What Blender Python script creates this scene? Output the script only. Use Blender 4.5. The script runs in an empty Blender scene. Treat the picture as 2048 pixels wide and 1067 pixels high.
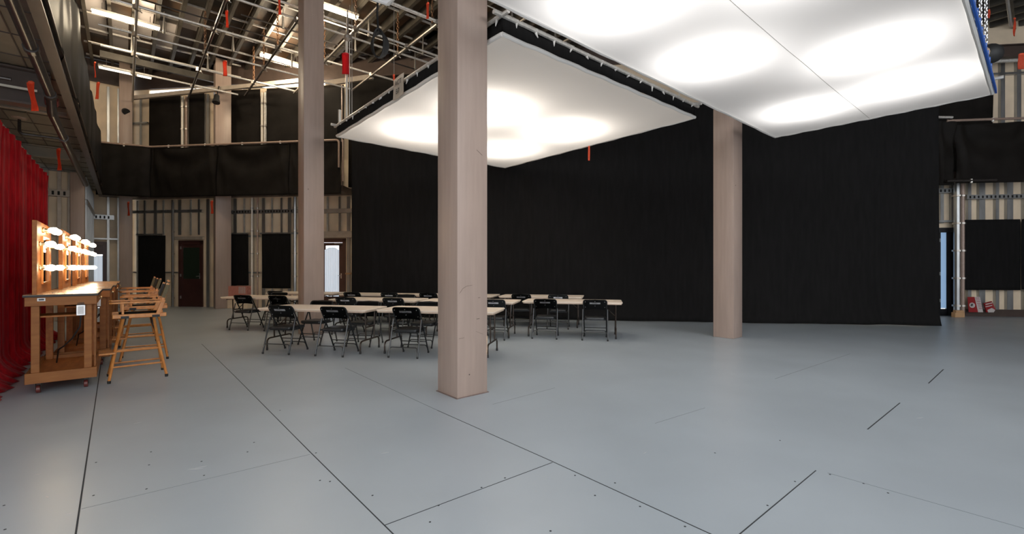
import bpy, bmesh, math, random
from mathutils import Vector, Matrix, noise
random.seed(7)
scene = bpy.context.scene
COL = scene.collection

# ------------------------------------------------------------------ camera, world, exposure
EYE = 1.45; FPX = 906.0; CX = 1024.0; CY = 533.5
cam_data = bpy.data.cameras.new('camera')
cam_data.sensor_width = 36.0
cam_data.lens = FPX / 2048.0 * 36.0
cam_data.clip_end = 200
cam = bpy.data.objects.new('camera', cam_data)
COL.objects.link(cam)
cam.location = (0, 0, EYE)
cam.rotation_euler = (math.pi / 2, 0, 0)
scene.camera = cam

world = bpy.data.worlds.new('world')
scene.world = world
world.use_nodes = True
wbg = world.node_tree.nodes['Background']
wbg.inputs[0].default_value = (0.93, 0.96, 1.0, 1)
wbg.inputs[1].default_value = 1.45
scene.view_settings.view_transform = 'Standard'
scene.view_settings.look = 'None'
scene.view_settings.gamma = 1
scene.view_settings.exposure = 0.9
scene.view_settings.use_curve_mapping = False

# room axes: U runs away to the left, V away to the right (the overhead grid and floor boards follow them)
AV = math.radians(40.5)
U = Vector((-math.sin(AV), math.cos(AV), 0)); V = Vector((math.cos(AV), math.sin(AV), 0))
def uv(u, v, z=0.0): return U * u + V * v + Vector((0, 0, z))
WA = math.radians(-7.0)
WD = Vector((math.cos(WA), math.sin(WA), 0)); WN = Vector((-WD.y, WD.x, 0))   # back wall direction, and away from the camera
WP = Vector((-12.07, 16.6, 0))
def on_wall(px, off=0.0):            # where the line of sight at picture column px meets the back wall (off = in front of it)
    k = (px - CX) / FPX
    p = WP - WN * off
    # p.x + s*WD.x = k*(p.y + s*WD.y)
    s = (k * p.y - p.x) / (WD.x - k * WD.y)
    return p + WD * s
def fl(px, py, z=0.0):
    d = FPX * (EYE - z) / (py - CY)
    return Vector(((px - CX) / FPX * d, d, z))

def area_light(name, loc, size, size_y, power, color, rot=(0, 0, 0)):
    l = bpy.data.lights.new(name, 'AREA'); l.shape = 'RECTANGLE'; l.size = size; l.size_y = size_y
    l.energy = power; l.color = color
    o = bpy.data.objects.new(name, l); COL.objects.link(o); o.location = loc; o.rotation_euler = rot
    return o
# lamps inside the two hung light boxes (above their cloth, shining down through it)
PANEL_Z = 4.10
for (u_, v_) in ((6.0, 4.6), (6.0, 6.5), (7.8, 4.4), (7.9, 6.5)):
    area_light('box_lamp', uv(u_, v_, PANEL_Z + 0.48), 0.9, 0.9, 20, (1.0, 0.97, 0.93), (0, 0, AV))
for (u_, v_) in ((2.75, 3.7), (2.75, 5.7), (2.6, 8.7), (1.2, 8.6), (1.35, 6.9), (1.3, 4.3)):
    area_light('box_lamp', uv(u_, v_, PANEL_Z + 0.48), 0.85, 0.85, 11.5, (1.0, 0.98, 0.96), (0, 0, AV))

# ------------------------------------------------------------------ materials
def hexc(r, g, b):
    f = lambda c: (c / 255 / 12.92) if c / 255 <= 0.04045 else ((c / 255 + 0.055) / 1.055) ** 2.4
    return (f(r), f(g), f(b), 1)
def mat(name, color, rough=0.5, metal=0.0, var=0.0, scale=8.0, stretch=(1, 1, 1), bump=0.0, emit=None, estr=0.0, spec=0.5, color2=None, detail=4.0):
    m = bpy.data.materials.new(name); m.use_nodes = True
    nt = m.node_tree; b = nt.nodes['Principled BSDF']
    b.inputs['Base Color'].default_value = color
    b.inputs['Roughness'].default_value = rough
    b.inputs['Metallic'].default_value = metal
    b.inputs['Specular IOR Level'].default_value = spec
    tc = nt.nodes.new('ShaderNodeTexCoord'); mp = nt.nodes.new('ShaderNodeMapping')
    mp.inputs['Scale'].default_value = stretch
    nt.links.new(tc.outputs['Object'], mp.inputs['Vector'])
    nz = nt.nodes.new('ShaderNodeTexNoise'); nz.inputs['Scale'].default_value = scale; nz.inputs['Detail'].default_value = detail
    nt.links.new(mp.outputs['Vector'], nz.inputs['Vector'])
    if var > 0 or color2:
        mx = nt.nodes.new('ShaderNodeMix'); mx.data_type = 'RGBA'
        c2 = color2 or tuple(min(1, c * (1 + var)) for c in color[:3]) + (1,)
        c1 = color if color2 else tuple(c * (1 - var) for c in color[:3]) + (1,)
        mx.inputs[6].default_value = c1; mx.inputs[7].default_value = c2
        rp = nt.nodes.new('ShaderNodeMapRange'); rp.inputs[1].default_value = 0.3; rp.inputs[2].default_value = 0.7
        nt.links.new(nz.outputs['Fac'], rp.inputs[0]); nt.links.new(rp.outputs[0], mx.inputs[0])
        nt.links.new(mx.outputs[2], b.inputs['Base Color'])
    if bump > 0:
        bp = nt.nodes.new('ShaderNodeBump'); bp.inputs['Strength'].default_value = bump; bp.inputs['Distance'].default_value = 0.02
        nt.links.new(nz.outputs['Fac'], bp.inputs['Height']); nt.links.new(bp.outputs['Normal'], b.inputs['Normal'])
    if emit:
        b.inputs['Emission Color'].default_value = emit; b.inputs['Emission Strength'].default_value = estr
    return m

M = {}
M['floor'] = mat('floor_paint', (0.41, 0.463, 0.505, 1), 0.34, 0, 0.06, 0.8, bump=0.0, spec=0.55)
nt = M['floor'].node_tree; bsdf = nt.nodes['Principled BSDF']
_tc = nt.nodes.new('ShaderNodeTexCoord'); _n = nt.nodes.new('ShaderNodeTexNoise'); _n.inputs['Scale'].default_value = 1.7; _n.inputs['Detail'].default_value = 8
_mr = nt.nodes.new('ShaderNodeMapRange'); _mr.inputs[3].default_value = 0.29; _mr.inputs[4].default_value = 0.40
nt.links.new(_tc.outputs['Object'], _n.inputs['Vector']); nt.links.new(_n.outputs['Fac'], _mr.inputs[0]); nt.links.new(_mr.outputs[0], bsdf.inputs['Roughness'])
M['seam'] = mat('seam_dark', (0.035, 0.04, 0.045, 1), 0.8)
M['seam_faint'] = mat('seam_faint', (0.16, 0.18, 0.2, 1), 0.6)
M['scuff'] = mat('scuff_white', (0.55, 0.56, 0.57, 1), 0.6)
M['pillar'] = mat('pillar_paint', (0.38, 0.286, 0.238, 1), 0.42, 0, 0.07, 5.0, (3, 3, 0.25), bump=0.08)
M['pillar_dark'] = mat('pillar_paint_dark', (0.20, 0.15, 0.135, 1), 0.5, 0, 0.10, 5.0, (3, 3, 0.25))
M['scratch'] = mat('scratch', (0.10, 0.075, 0.065, 1), 0.7)
M['chip'] = mat('chipped_plaster', (0.5, 0.36, 0.25, 1), 0.8, 0, 0.2, 30)
M['black_cloth'] = mat('black_duvetyne', (0.026, 0.025, 0.025, 1), 0.95, 0, 0.12, 3.0, (4, 4, 0.6), spec=0.15)
M['band_cloth'] = mat('black_band_cloth', (0.026, 0.022, 0.019, 1), 0.6, 0, 0.3, 2.0, spec=0.2)
M['shiny_cloth'] = mat('black_sheen_cloth', (0.022, 0.021, 0.021, 1), 0.42, 0, 0.2, 3.0, spec=0.45)
M['red_velvet'] = mat('red_velvet', (0.64, 0.010, 0.024, 1), 0.7, 0, 0.25, 6.0, (5, 5, 0.7), spec=0.2)
M['red_velvet'].node_tree.nodes['Principled BSDF'].inputs['Sheen Weight'].default_value = 0.15
M['sheath'] = mat('gypsum_sheathing', (0.82, 0.67, 0.49, 1), 0.8, 0, 0.12, 1.6)
M['stud'] = mat('galvanised_steel', (0.40, 0.41, 0.41, 1), 0.36, 0.85, 0.18, 6.0, (1, 1, 0.3))
M['stud_highlit'] = mat('highlit_stud', (0.66, 0.65, 0.61, 1), 0.3, 0.5, 0.15, 6.0)  # lighter copy of the studs; metal highlights are painted into its colour
M['stud_beige'] = mat('painted_stud', (0.42, 0.36, 0.30, 1), 0.5, 0.2, 0.1, 6.0)
M['slot'] = mat('slot_hole', (0.012, 0.012, 0.012, 1), 0.9)
M['pipe'] = mat('grid_pipe_steel', (0.72, 0.69, 0.64, 1), 0.32, 0.45, 0.15, 20)
M['pipe_dark'] = mat('dark_pipe', (0.06, 0.052, 0.048, 1), 0.32, 0.5, 0.2, 20)
M['pipe_brown'] = mat('painted_rail_pipe', (0.36, 0.26, 0.21, 1), 0.4, 0.1, 0.1, 20)
M['clamp'] = mat('cast_clamp', (0.45, 0.42, 0.38, 1), 0.4, 0.8, 0.2, 40)
M['roof'] = mat('roof_deck', (0.022, 0.018, 0.015, 1), 0.55, 0.25, 0, 0.9, (1, 1, 1), color2=(0.12, 0.065, 0.032, 1), detail=1.0)
M['joist'] = mat('joist_steel', (0.12, 0.108, 0.09, 1), 0.42, 0.6, 0.25, 3.0)
M['brown_steel'] = mat('brown_primer', (0.085, 0.06, 0.05, 1), 0.4, 0.15, 0.15, 4)
M['deck'] = mat('deck_soffit', (0.26, 0.23, 0.18, 1), 0.5, 0.2, 0.12, 3)
M['wood'] = mat('stained_pine', (0.42, 0.150, 0.034, 1), 0.5, 0, 0, 3.5, (6, 1, 6), color2=(0.29, 0.09, 0.02, 1), bump=0.05, spec=0.3)
M['wood_end'] = mat('stained_pine_end', (0.33, 0.130, 0.036, 1), 0.55, 0, 0, 3.5, (1, 1, 7), color2=(0.25, 0.09, 0.024, 1), bump=0.05, spec=0.3)
M['wood_top'] = mat('varnished_top', (0.42, 0.23, 0.10, 1), 0.25, 0, 0.2, 3, (5, 1, 1))
M['oak'] = mat('honey_oak', (0.62, 0.255, 0.062, 1), 0.3, 0, 0, 5, (3, 3, 0.8), color2=(0.46, 0.165, 0.036, 1))
M['edge_black'] = mat('black_edge', (0.02, 0.016, 0.014, 1), 0.5)
M['mirror'] = mat('mirror_glass', (0.8, 0.8, 0.8, 1), 0.03, 1.0)
M['bulb'] = mat('lit_bulb', (1, 0.9, 0.75, 1), 0.3, emit=(1.0, 0.80, 0.52, 1), estr=20.0)
M['brass'] = mat('socket_brass', (0.8, 0.6, 0.35, 1), 0.3, 0.9)
M['white_plastic'] = mat('white_plastic', (0.75, 0.75, 0.75, 1), 0.4)
M['rubber'] = mat('black_rubber', (0.015, 0.015, 0.015, 1), 0.6)
M['wheel_red'] = mat('red_wheel', (0.13, 0.025, 0.02, 1), 0.4)
M['zinc'] = mat('zinc_metal', (0.6, 0.6, 0.6, 1), 0.3, 0.9)
M['canvas'] = mat('black_canvas', (0.035, 0.033, 0.03, 1), 0.8, 0, 0.2, 60)
M['canvas_olive'] = mat('olive_canvas', (0.12, 0.095, 0.05, 1), 0.8, 0, 0.2, 60)
M['table'] = mat('beige_blow_moulded_top', (0.84, 0.72, 0.60, 1), 0.5, 0, 0.05, 12)
M['table_edge'] = mat('beige_table_edge', (0.60, 0.46, 0.35, 1), 0.5)
M['table_leg'] = mat('bronze_table_leg', (0.05, 0.036, 0.028, 1), 0.32, 0.6)
M['chair_metal'] = mat('black_chair_metal', (0.022, 0.024, 0.026, 1), 0.3, 0.3)
M['chair_leg'] = mat('dark_grey_chair_tube', (0.075, 0.078, 0.08, 1), 0.28, 0.5)
M['vinyl'] = mat('black_vinyl', (0.026, 0.028, 0.03, 1), 0.36, 0, 0.1, 40)
M['sticker'] = mat('sticker_grey', (0.92, 0.92, 0.95, 1), 0.35)
M['ink'] = mat('ink', (0.07, 0.07, 0.07, 1), 0.6)
M['ribbon'] = mat('orange_ribbon', (0.90, 0.125, 0.05, 1), 0.55, 0, 0.08, 30)
M['ribbon_red'] = mat('red_ribbon', (0.72, 0.012, 0.02, 1), 0.6)
M['white_cloth'] = mat('white_rolled_cloth', (0.75, 0.72, 0.68, 1), 0.8)
M['blue'] = mat('blue_frame', (0.02, 0.10, 0.42, 1), 0.5)
M['paper'] = mat('paper_sign', (0.80, 0.72, 0.62, 1), 0.7)
M['tube'] = mat('fluorescent_tube', (1, 1, 1, 1), 0.4, emit=(1.0, 0.90, 0.72, 1), estr=9.0)
M['tube_dim'] = mat('dim_tube', (1, 1, 1, 1), 0.4, emit=(1.0, 0.92, 0.78, 1), estr=0.9)
M['white_metal'] = mat('white_metal', (0.72, 0.68, 0.6, 1), 0.35, 0.2)
M['door_maroon'] = mat('maroon_door', (0.055, 0.02, 0.017, 1), 0.4, 0, 0.15, 3)
M['door_brown'] = mat('brown_door', (0.10, 0.045, 0.032, 1), 0.4, 0, 0.15, 3)
M['door_green'] = mat('green_pane', (0.018, 0.030, 0.020, 1), 0.25)
M['door_black'] = mat('black_door', (0.010, 0.010, 0.012, 1), 0.4)
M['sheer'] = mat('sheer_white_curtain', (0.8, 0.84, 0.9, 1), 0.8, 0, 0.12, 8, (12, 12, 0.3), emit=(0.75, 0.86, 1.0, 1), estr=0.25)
M['daylit'] = mat('daylit_pane', (0.3, 0.4, 0.5, 1), 0.3, 0, emit=(0.30, 0.50, 0.80, 1), estr=0.25)
M['pink_card'] = mat('striped_red_crate', (0.45, 0.12, 0.08, 1), 0.7, 0, 0, 30, (9, 1, 0.4), color2=(0.62, 0.30, 0.24, 1))
M['red_card'] = mat('red_card', (0.28, 0.008, 0.010, 1), 0.5)
M['white_card'] = mat('white_card', (0.55, 0.50, 0.48, 1), 0.6)
M['wood_raw'] = mat('raw_wood', (0.55, 0.33, 0.17, 1), 0.7)
M['soft'] = None
def soft_mat(name, col, e, ti=1.0):
    m = bpy.data.materials.new(name); m.use_nodes = True; nt = m.node_tree
    for n in list(nt.nodes): nt.nodes.remove(n)
    out = nt.nodes.new('ShaderNodeOutputMaterial'); tr = nt.nodes.new('ShaderNodeBsdfTranslucent'); df = nt.nodes.new('ShaderNodeBsdfDiffuse')
    em = nt.nodes.new('ShaderNodeEmission'); mx = nt.nodes.new('ShaderNodeMixShader'); ad = nt.nodes.new('ShaderNodeAddShader')
    tr.inputs[0].default_value = tuple(0.82 * c for c in col[:3]) + (1,); df.inputs[0].default_value = (0.8, 0.78, 0.76, 1); mx.inputs[0].default_value = 0.4
    em.inputs[0].default_value = col; em.inputs[1].default_value = e
    nt.links.new(tr.outputs[0], mx.inputs[1]); nt.links.new(df.outputs[0], mx.inputs[2])
    nt.links.new(mx.outputs[0], ad.inputs[0]); nt.links.new(em.outputs[0], ad.inputs[1]); nt.links.new(ad.outputs[0], out.inputs[0])
    return m
M['soft_far'] = soft_mat('light_box_cloth_warm', (1.0, 0.93, 0.85, 1), 0.09)
M['soft_near'] = soft_mat('light_box_cloth', (1.0, 0.985, 0.97, 1), 0.05)
M['soft_dim'] = soft_mat('light_box_cloth_dim', (0.95, 0.95, 1.0, 1), 0.10)

# ------------------------------------------------------------------ mesh helper
class MB:
    def __init__(s): s.bm = bmesh.new()
    def quadbox(s, o, ax, ay, az):          # o corner, three edge vectors
        vs = [s.bm.verts.new(o + ax * i + ay * j + az * k) for k in (0, 1) for j in (0, 1) for i in (0, 1)]
        for f in ((0, 2, 3, 1), (4, 5, 7, 6), (0, 1, 5, 4), (2, 6, 7, 3), (0, 4, 6, 2), (1, 3, 7, 5)):
            s.bm.faces.new([vs[i] for i in f])
        return s
    def box(s, x0, x1, y0, y1, z0, z1):
        return s.quadbox(Vector((x0, y0, z0)), Vector((x1 - x0, 0, 0)), Vector((0, y1 - y0, 0)), Vector((0, 0, z1 - z0)))
    def bar(s, a, b, w, h, up=Vector((0, 0, 1))):   # rectangular bar a->b, w sideways, h along up
        a = Vector(a); b = Vector(b); d = b - a
        side = d.cross(up)
        if side.length < 1e-6: side = Vector((1, 0, 0))
        side.normalize(); up2 = side.cross(d).normalized()
        return s.quadbox(a - side * w / 2 - up2 * h / 2, side * w, d, up2 * h)
    def tube(s, pts, r, n=8, cap=True, radii=None):
        pts = [Vector(p) for p in pts]; rings = []
        prev = None
        for i, p in enumerate(pts):
            if i == 0: t = pts[1] - p
            elif i == len(pts) - 1: t = p - pts[i - 1]
            else: t = (pts[i + 1] - p).normalized() + (p - pts[i - 1]).normalized()
            t.normalize()
            if prev is None:
                a = Vector((0, 0, 1)) if abs(t.z) < 0.9 else Vector((1, 0, 0))
                x = t.cross(a).normalized()
            else:
                x = (prev - t * prev.dot(t)).normalized()
            prev = x; y = t.cross(x)
            rr = radii[i] if radii else r
            rings.append([s.bm.verts.new(p + (x * math.cos(k * 2 * math.pi / n) + y * math.sin(k * 2 * math.pi / n)) * rr) for k in range(n)])
        for i in range(len(rings) - 1):
            for k in range(n):
                s.bm.faces.new((rings[i][k], rings[i][(k + 1) % n], rings[i + 1][(k + 1) % n], rings[i + 1][k]))
        if cap:
            s.bm.faces.new(list(reversed(rings[0]))); s.bm.faces.new(rings[-1])
        return s
    def lathe(s, o, axis, prof, n=12):      # prof list of (dist along axis, radius)
        o = Vector(o); ax = Vector(axis).normalized()
        return s.tube([o + ax * d for d, r in prof], 0, n, True, [max(r, 1e-4) for d, r in prof])
    def prism(s, pts, ext):                 # polygon pts extruded by vector ext
        a = [s.bm.verts.new(Vector(p)) for p in pts]; b = [s.bm.verts.new(Vector(p) + ext) for p in pts]
        s.bm.faces.new(a); s.bm.faces.new(list(reversed(b)))
        for i in range(len(a)):
            j = (i + 1) % len(a); s.bm.faces.new((a[i], b[i], b[j], a[j]))
        return s
    def grid(s, f, nx, ny):
        vs = [[s.bm.verts.new(f(i / nx, j / ny)) for i in range(nx + 1)] for j in range(ny + 1)]
        for j in range(ny):
            for i in range(nx):
                s.bm.faces.new((vs[j][i], vs[j][i + 1], vs[j + 1][i + 1], vs[j + 1][i]))
        return s
    def build(s, name, m, parent=None, bevel=0.0, smooth=False, seg=2, world=False, solid=0.0):
        if world and parent is not None:
            inv = parent_matrix(parent).inverted()
            s.bm.transform(inv)
        if solid: bmesh.ops.solidify(s.bm, geom=s.bm.faces[:], thickness=solid)
        else: bmesh.ops.recalc_face_normals(s.bm, faces=s.bm.faces[:])
        if bevel > 0:
            es = [e for e in s.bm.edges if len(e.link_faces) == 2 and e.calc_face_angle(0) > 0.5]
            bmesh.ops.bevel(s.bm, geom=es, offset=bevel, segments=seg, affect='EDGES', profile=0.5)
        me = bpy.data.meshes.new(name); s.bm.to_mesh(me); s.bm.free()
        me.materials.append(m)
        if smooth:
            for p in me.polygons: p.use_smooth = True
            if smooth != 'all':
                try: me.set_sharp_from_angle(angle=math.radians(40))
                except Exception: pass
        o = bpy.data.objects.new(name, me); COL.objects.link(o)
        if parent is not None: o.parent = parent
        return o
def parent_matrix(o):
    m = Matrix.LocRotScale(o.location, o.rotation_euler, o.scale)
    return parent_matrix(o.parent) @ m if o.parent else m
def tag(o, label, cat, group=None, kind=None):
    if label: o['label'] = label
    if cat: o['category'] = cat
    if group: o['group'] = group
    if kind: o['kind'] = kind
    return o
def thing(name, label, cat, loc=(0, 0, 0), rotz=0.0, group=None):
    o = bpy.data.objects.new(name, None); COL.objects.link(o); o.empty_display_size = 0.2
    o.location = loc; o.rotation_euler = (0, 0, rotz)
    return tag(o, label, cat, group)
def struct(name, mb, m, **k):
    o = mb.build(name, m, **k)
    if o.parent is None: o['kind'] = 'structure'
    return o
def kids(o): return KID.get(o.name) or [c for c in bpy.data.objects if c.parent == o]
KID = {}
def copy_tree(o, parent=None):
    c = o.copy(); COL.objects.link(c)
    if parent is not None: c.parent = parent
    for ch in kids(o): copy_tree(ch, c)
    return c
def arc(c, a, b, r0, n=5):                # rounded corner between directions a and b around point c
    c = Vector(c); a = Vector(a).normalized(); b = Vector(b).normalized()
    p0 = c + a * r0; p1 = c + b * r0
    return [p0 * (1 - t) ** 2 + c * 2 * t * (1 - t) + p1 * t ** 2 for t in [i / n for i in range(n + 1)]]
def round_path(pts, r, n=5):
    pts = [Vector(p) for p in pts]; out = [pts[0]]
    for i in range(1, len(pts) - 1):
        out += arc(pts[i], pts[i - 1] - pts[i], pts[i + 1] - pts[i], r, n)
    return out + [pts[-1]]
def text_mesh(name, body, size, m, parent, loc, rot):
    c = bpy.data.curves.new(name, 'FONT'); c.body = body; c.size = size; c.extrude = 0.0008; c.align_x = 'CENTER'
    t = bpy.data.objects.new(name, c); COL.objects.link(t)
    bpy.context.view_layer.update()
    me = bpy.data.meshes.new_from_object(t.evaluated_get(bpy.context.evaluated_depsgraph_get()))
    bpy.data.objects.remove(t)
    me.materials.clear(); me.materials.append(m)
    o = bpy.data.objects.new(name, me); COL.objects.link(o); o.parent = parent; o.location = loc; o.rotation_euler = rot
    return o

# ------------------------------------------------------------------ floor
mb = MB(); mb.box(-30, 26, -5, 26, -0.12, 0)
floor = struct('floor', mb, M['floor'])
def seam(pts, w, m, name='board_joint'):
    mb = MB()
    for a, b in zip(pts, pts[1:]):
        a = fl(*a); b = fl(*b); d = (b - a).normalized(); s = Vector((-d.y, d.x, 0)) * w / 2
        mb.quadbox(a - s - Vector((0, 0, 0.001)), s * 2, b - a, Vector((0, 0, 0.0018)))
    return mb.build(name, m, floor)
for pts, w, m in (([(145, 1110), (200, 740), (207, 690)], 0.009, 'seam'), ([(403, 687), (470, 752), (620, 903), (830, 1110)], 0.007, 'seam'),
                  ([(690, 735), (875, 820)], 0.007, 'seam_faint'), ([(875, 820), (1100, 920), (1500, 1103)], 0.008, 'seam'), ([(1655, 945), (2048, 1056)], 0.004, 'seam_faint'),
                  ([(163, 1017), (620, 908)], 0.003, 'seam_faint'), ([(768, 1050), (1105, 924)], 0.006, 'seam'), ([(1440, 1100), (1632, 940)], 0.007, 'seam'),
                  ([(1735, 858), (1800, 805)], 0.010, 'seam'), ([(1857, 766), (1887, 738)], 0.012, 'seam'), ([(1310, 846), (1410, 815)], 0.004, 'seam_faint'),
                  ([(985, 808), (1110, 775)], 0.004, 'seam_faint'), ([(1550, 757), (1700, 707)], 0.005, 'seam_faint')):
    seam(pts, w, M[m])
mb = MB()
for (px, py) in ((293, 977), (403, 922), (408, 950), (495, 903), (508, 884), (632, 905), (640, 960), (660, 962), (187, 990), (8, 1010), (10, 1058), (302, 903), (298, 929), (192, 924),
                 (1101, 1061), (963, 974), (877, 1010), (1010, 955), (1150, 950), (1190, 990), (1660, 948), (1727, 966), (1776, 985), (860, 1043), (1535, 1010), (1370, 1052), (1280, 1012), (1230, 965), (1590, 962), (745, 990), (560, 820), (1430, 905), (1560, 880)):
    p = fl(px, py); mb.lathe(p, (0, 0, 1), [(0, 0.007), (0.0012, 0.006)], 8)
mb.build('screw_head', M['seam'], floor)
mb = MB()
for (px, py, l, a) in ((390, 937, 0.10, 0.1), (402, 933, 0.07, 0.5), (275, 845, 0.06, 0.8), (95, 993, 0.05, 2.6), (75, 948, 0.04, 0.6), (140, 1026, 0.04, 0.3), (770, 905, 0.06, 0.2), (1290, 905, 0.04, 0.6),
                       (435, 780, 0.09, 1.5), (352, 765, 0.08, 1.5), (475, 800, 0.10, 1.6), (1700, 745, 0.06, 1.0), (1240, 800, 0.06, 2.5), (1840, 835, 0.08, 0.2)):
    p = fl(px, py); d = Vector((math.cos(a), math.sin(a), 0)); s = Vector((-d.y, d.x, 0)) * 0.003
    mb.prism([p - d * l / 2, p - s * 1.5, p + d * l / 2 + s, p + s * 2], Vector((0, 0, 0.0008)))
mb.build('scuff_mark', M['scuff'], floor)

# ------------------------------------------------------------------ pillars
PW = 0.418
def pillar(corner, w, h, label, m, dark=False, ang=AV):
    # corner = near corner; the box extends along +V and +U
    t = thing('pillar', label, 'pillar', corner, ang)
    mb = MB(); mb.box(0, w, 0, w, 0, h)
    mb.build('shaft', m, t, bevel=0.014, smooth=True)
    return t
p1 = pillar((-0.60, 4.976, 0), PW, 8.7, 'nearest tall square mauve brown pillar in the middle of the floor, scuffed', M['pillar'])
p2 = pillar((-4.39, 9.55, 0), PW, 8.7, 'tall square tan pillar rising behind the front left beige table', M['pillar'])
p3 = pillar((4.46, 9.12, 0), PW, 8.7, 'square tan pillar standing alone on the right before the black curtain', M['pillar'])
mb = MB()   # scratches on the right-hand face (local y = 0 plane, x along V)
def scr(mb, pts, w=0.003):
    for a, b in zip(pts, pts[1:]):
        mb.bar((a[0], -0.0005, a[1]), (b[0], -0.0005, b[1]), 0.002, w, Vector((0, 0, 1)) if abs(b[0] - a[0]) > abs(b[1] - a[1]) else Vector((1, 0, 0)))
scr(mb, [(0.03, 1.16), (0.07, 1.21), (0.12, 1.235), (0.2, 1.245)]); scr(mb, [(0.26, 0.86), (0.30, 0.862)], 0.006); scr(mb, [(0.02, 0.66), (0.09, 0.665)])
scr(mb, [(0.26, 2.78), (0.34, 2.73)], 0.004); scr(mb, [(0.28, 1.10), (0.31, 1.10)], 0.005); scr(mb, [(0.25, 0.72), (0.35, 0.68)], 0.002)
mb.lathe((0.16, 0.001, 0.245), (0, -1, 0), [(0, 0.009), (0.002, 0.008)], 8)
mb.build('scratch', M['scratch'], p1)
mb = MB(); mb.prism([(PW - 0.006, -0.0008, 0.66), (PW - 0.018, -0.0008, 0.63), (PW - 0.012, -0.0008, 0.55), (PW - 0.022, -0.0008, 0.46), (PW - 0.01, -0.0008, 0.43), (PW - 0.004, -0.0008, 0.5), (PW - 0.002, -0.0008, 0.64)], Vector((0, 0.002, 0)))
mb.build('chipped_edge', M['chip'], p1)
# caulk line at the foot of the nearest pillar
mb = MB(); mb.box(-0.012, PW + 0.012, -0.012, PW + 0.012, 0, 0.008); mb.build('base_plate', M['pillar_dark'], p1)
for (t) in (p2, p3):
    mb = MB(); mb.lathe((0.09, 0.001, 3.1), (0, -1, 0), [(0, 0.012), (0.003, 0.010)], 8); mb.build('bolt', M['scratch'], t)
# far pillars under the balcony
w = on_wall(431, 0.72)
pillar((w.x, w.y, 0), 0.47, 8.7, 'far square brown pillar beside the dark maroon door', M['pillar'])
pillar(uv(21.05, -0.16), 0.36, 8.7, 'brown pillar in the far left corner beyond the tall chairs', M['pillar'])
pillar(uv(16.9, -1.12), 0.28, 4.0, 'beige boxed post at the far end of the red curtain', M['pillar'])

# ------------------------------------------------------------------ back wall with exposed studs
def wall_board(name, P, D, N, length, z0, z1, openings=(), thick=0.06):
    """sheathing between openings; openings = (s0, s1, zb, zt)"""
    mb = MB(); cuts = sorted(set([0, length] + [o[0] for o in openings] + [o[1] for o in openings]))
    for a, b in zip(cuts, cuts[1:]):
        zs = [(z0, z1)]
        for (s0, s1, zb, zt) in openings:
            if s0 <= a + 1e-6 and b <= s1 + 1e-6:
                nz_ = []
                for (l, h) in zs:
                    if zb > l: nz_.append((l, min(h, zb)))
                    if zt < h: nz_.append((max(l, zt), h))
                zs = nz_
        for (l, h) in zs:
            if h - l > 0.01: mb.quadbox(P + D * a + Vector((0, 0, l)), D * (b - a), N * thick, Vector((0, 0, h - l)))
    return struct(name, mb, M['sheath'])
W0 = on_wall(256)
def s_of(px, off=0.0): return (on_wall(px, off) - W0).dot(WD)
WLEN = 34.0
sd1a, sd1b = s_of(359), s_of(407)          # maroon door
sd2a, sd2b = s_of(640), s_of(692)          # door with sheer curtain
sd3a, sd3b = s_of(1852), s_of(1908)        # dark door on the right
clere = [(s_of(298), s_of(700), 7.84, 7.98)]
wall = wall_board('wall_back', W0, WD, WN, WLEN, 0, 8.7, [(sd1a, sd1b, 0, 2.42), (sd2a, sd2b, 0, 2.45), (sd3a, sd3b, 0, 2.62)] + clere)
def stud_piece(parent, P, D, N, s, z0, z1, w=0.05, d=0.09, m='stud', lip=True):
    mb = MB()
    o = P + D * (s - w / 2) - N * (d + 0.002)
    mb.quadbox(o + Vector((0, 0, z0)), D * w, N * 0.004, Vector((0, 0, z1 - z0)))
    mb.quadbox(o + Vector((0, 0, z0)), D * 0.004, N * d, Vector((0, 0, z1 - z0)))
    mb.quadbox(o + D * (w - 0.004) + Vector((0, 0, z0)), D * 0.004, N * 0.02, Vector((0, 0, z1 - z0)))
    return mb.build('stud', M[m], parent)
def rail_piece(parent, P, D, N, s0, s1, z, h=0.07, d=0.1, m='stud', slots=False, name='rail'):
    mb = MB(); o = P + D * s0 - N * (d + 0.004) + Vector((0, 0, z - h / 2))
    mb.quadbox(o, D * (s1 - s0), N * 0.004, Vector((0, 0, h)))
    mb.quadbox(o, D * (s1 - s0), N * d, Vector((0, 0, 0.004)))
    mb.quadbox(o + Vector((0, 0, h)), D * (s1 - s0), N * d, Vector((0, 0, 0.004)))
    r = mb.build(name, M[m], parent)
    if slots:
        mb = MB(); k = s0 + 0.06
        while k < s1 - 0.06:
            mb.quadbox(P + D * k - N * (d + 0.0065) + Vector((0, 0, z - h * 0.3)), D * 0.045, N * 0.003, Vector((0, 0, h * 0.6))); k += 0.11
        mb.build('slots', M['slot'], r)
    return r
def in_any(s, rs): return any(a - 0.03 < s < b + 0.03 for a, b in rs)
doors = [(sd1a, sd1b), (sd2a, sd2b), (sd3a, sd3b)]
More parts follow.
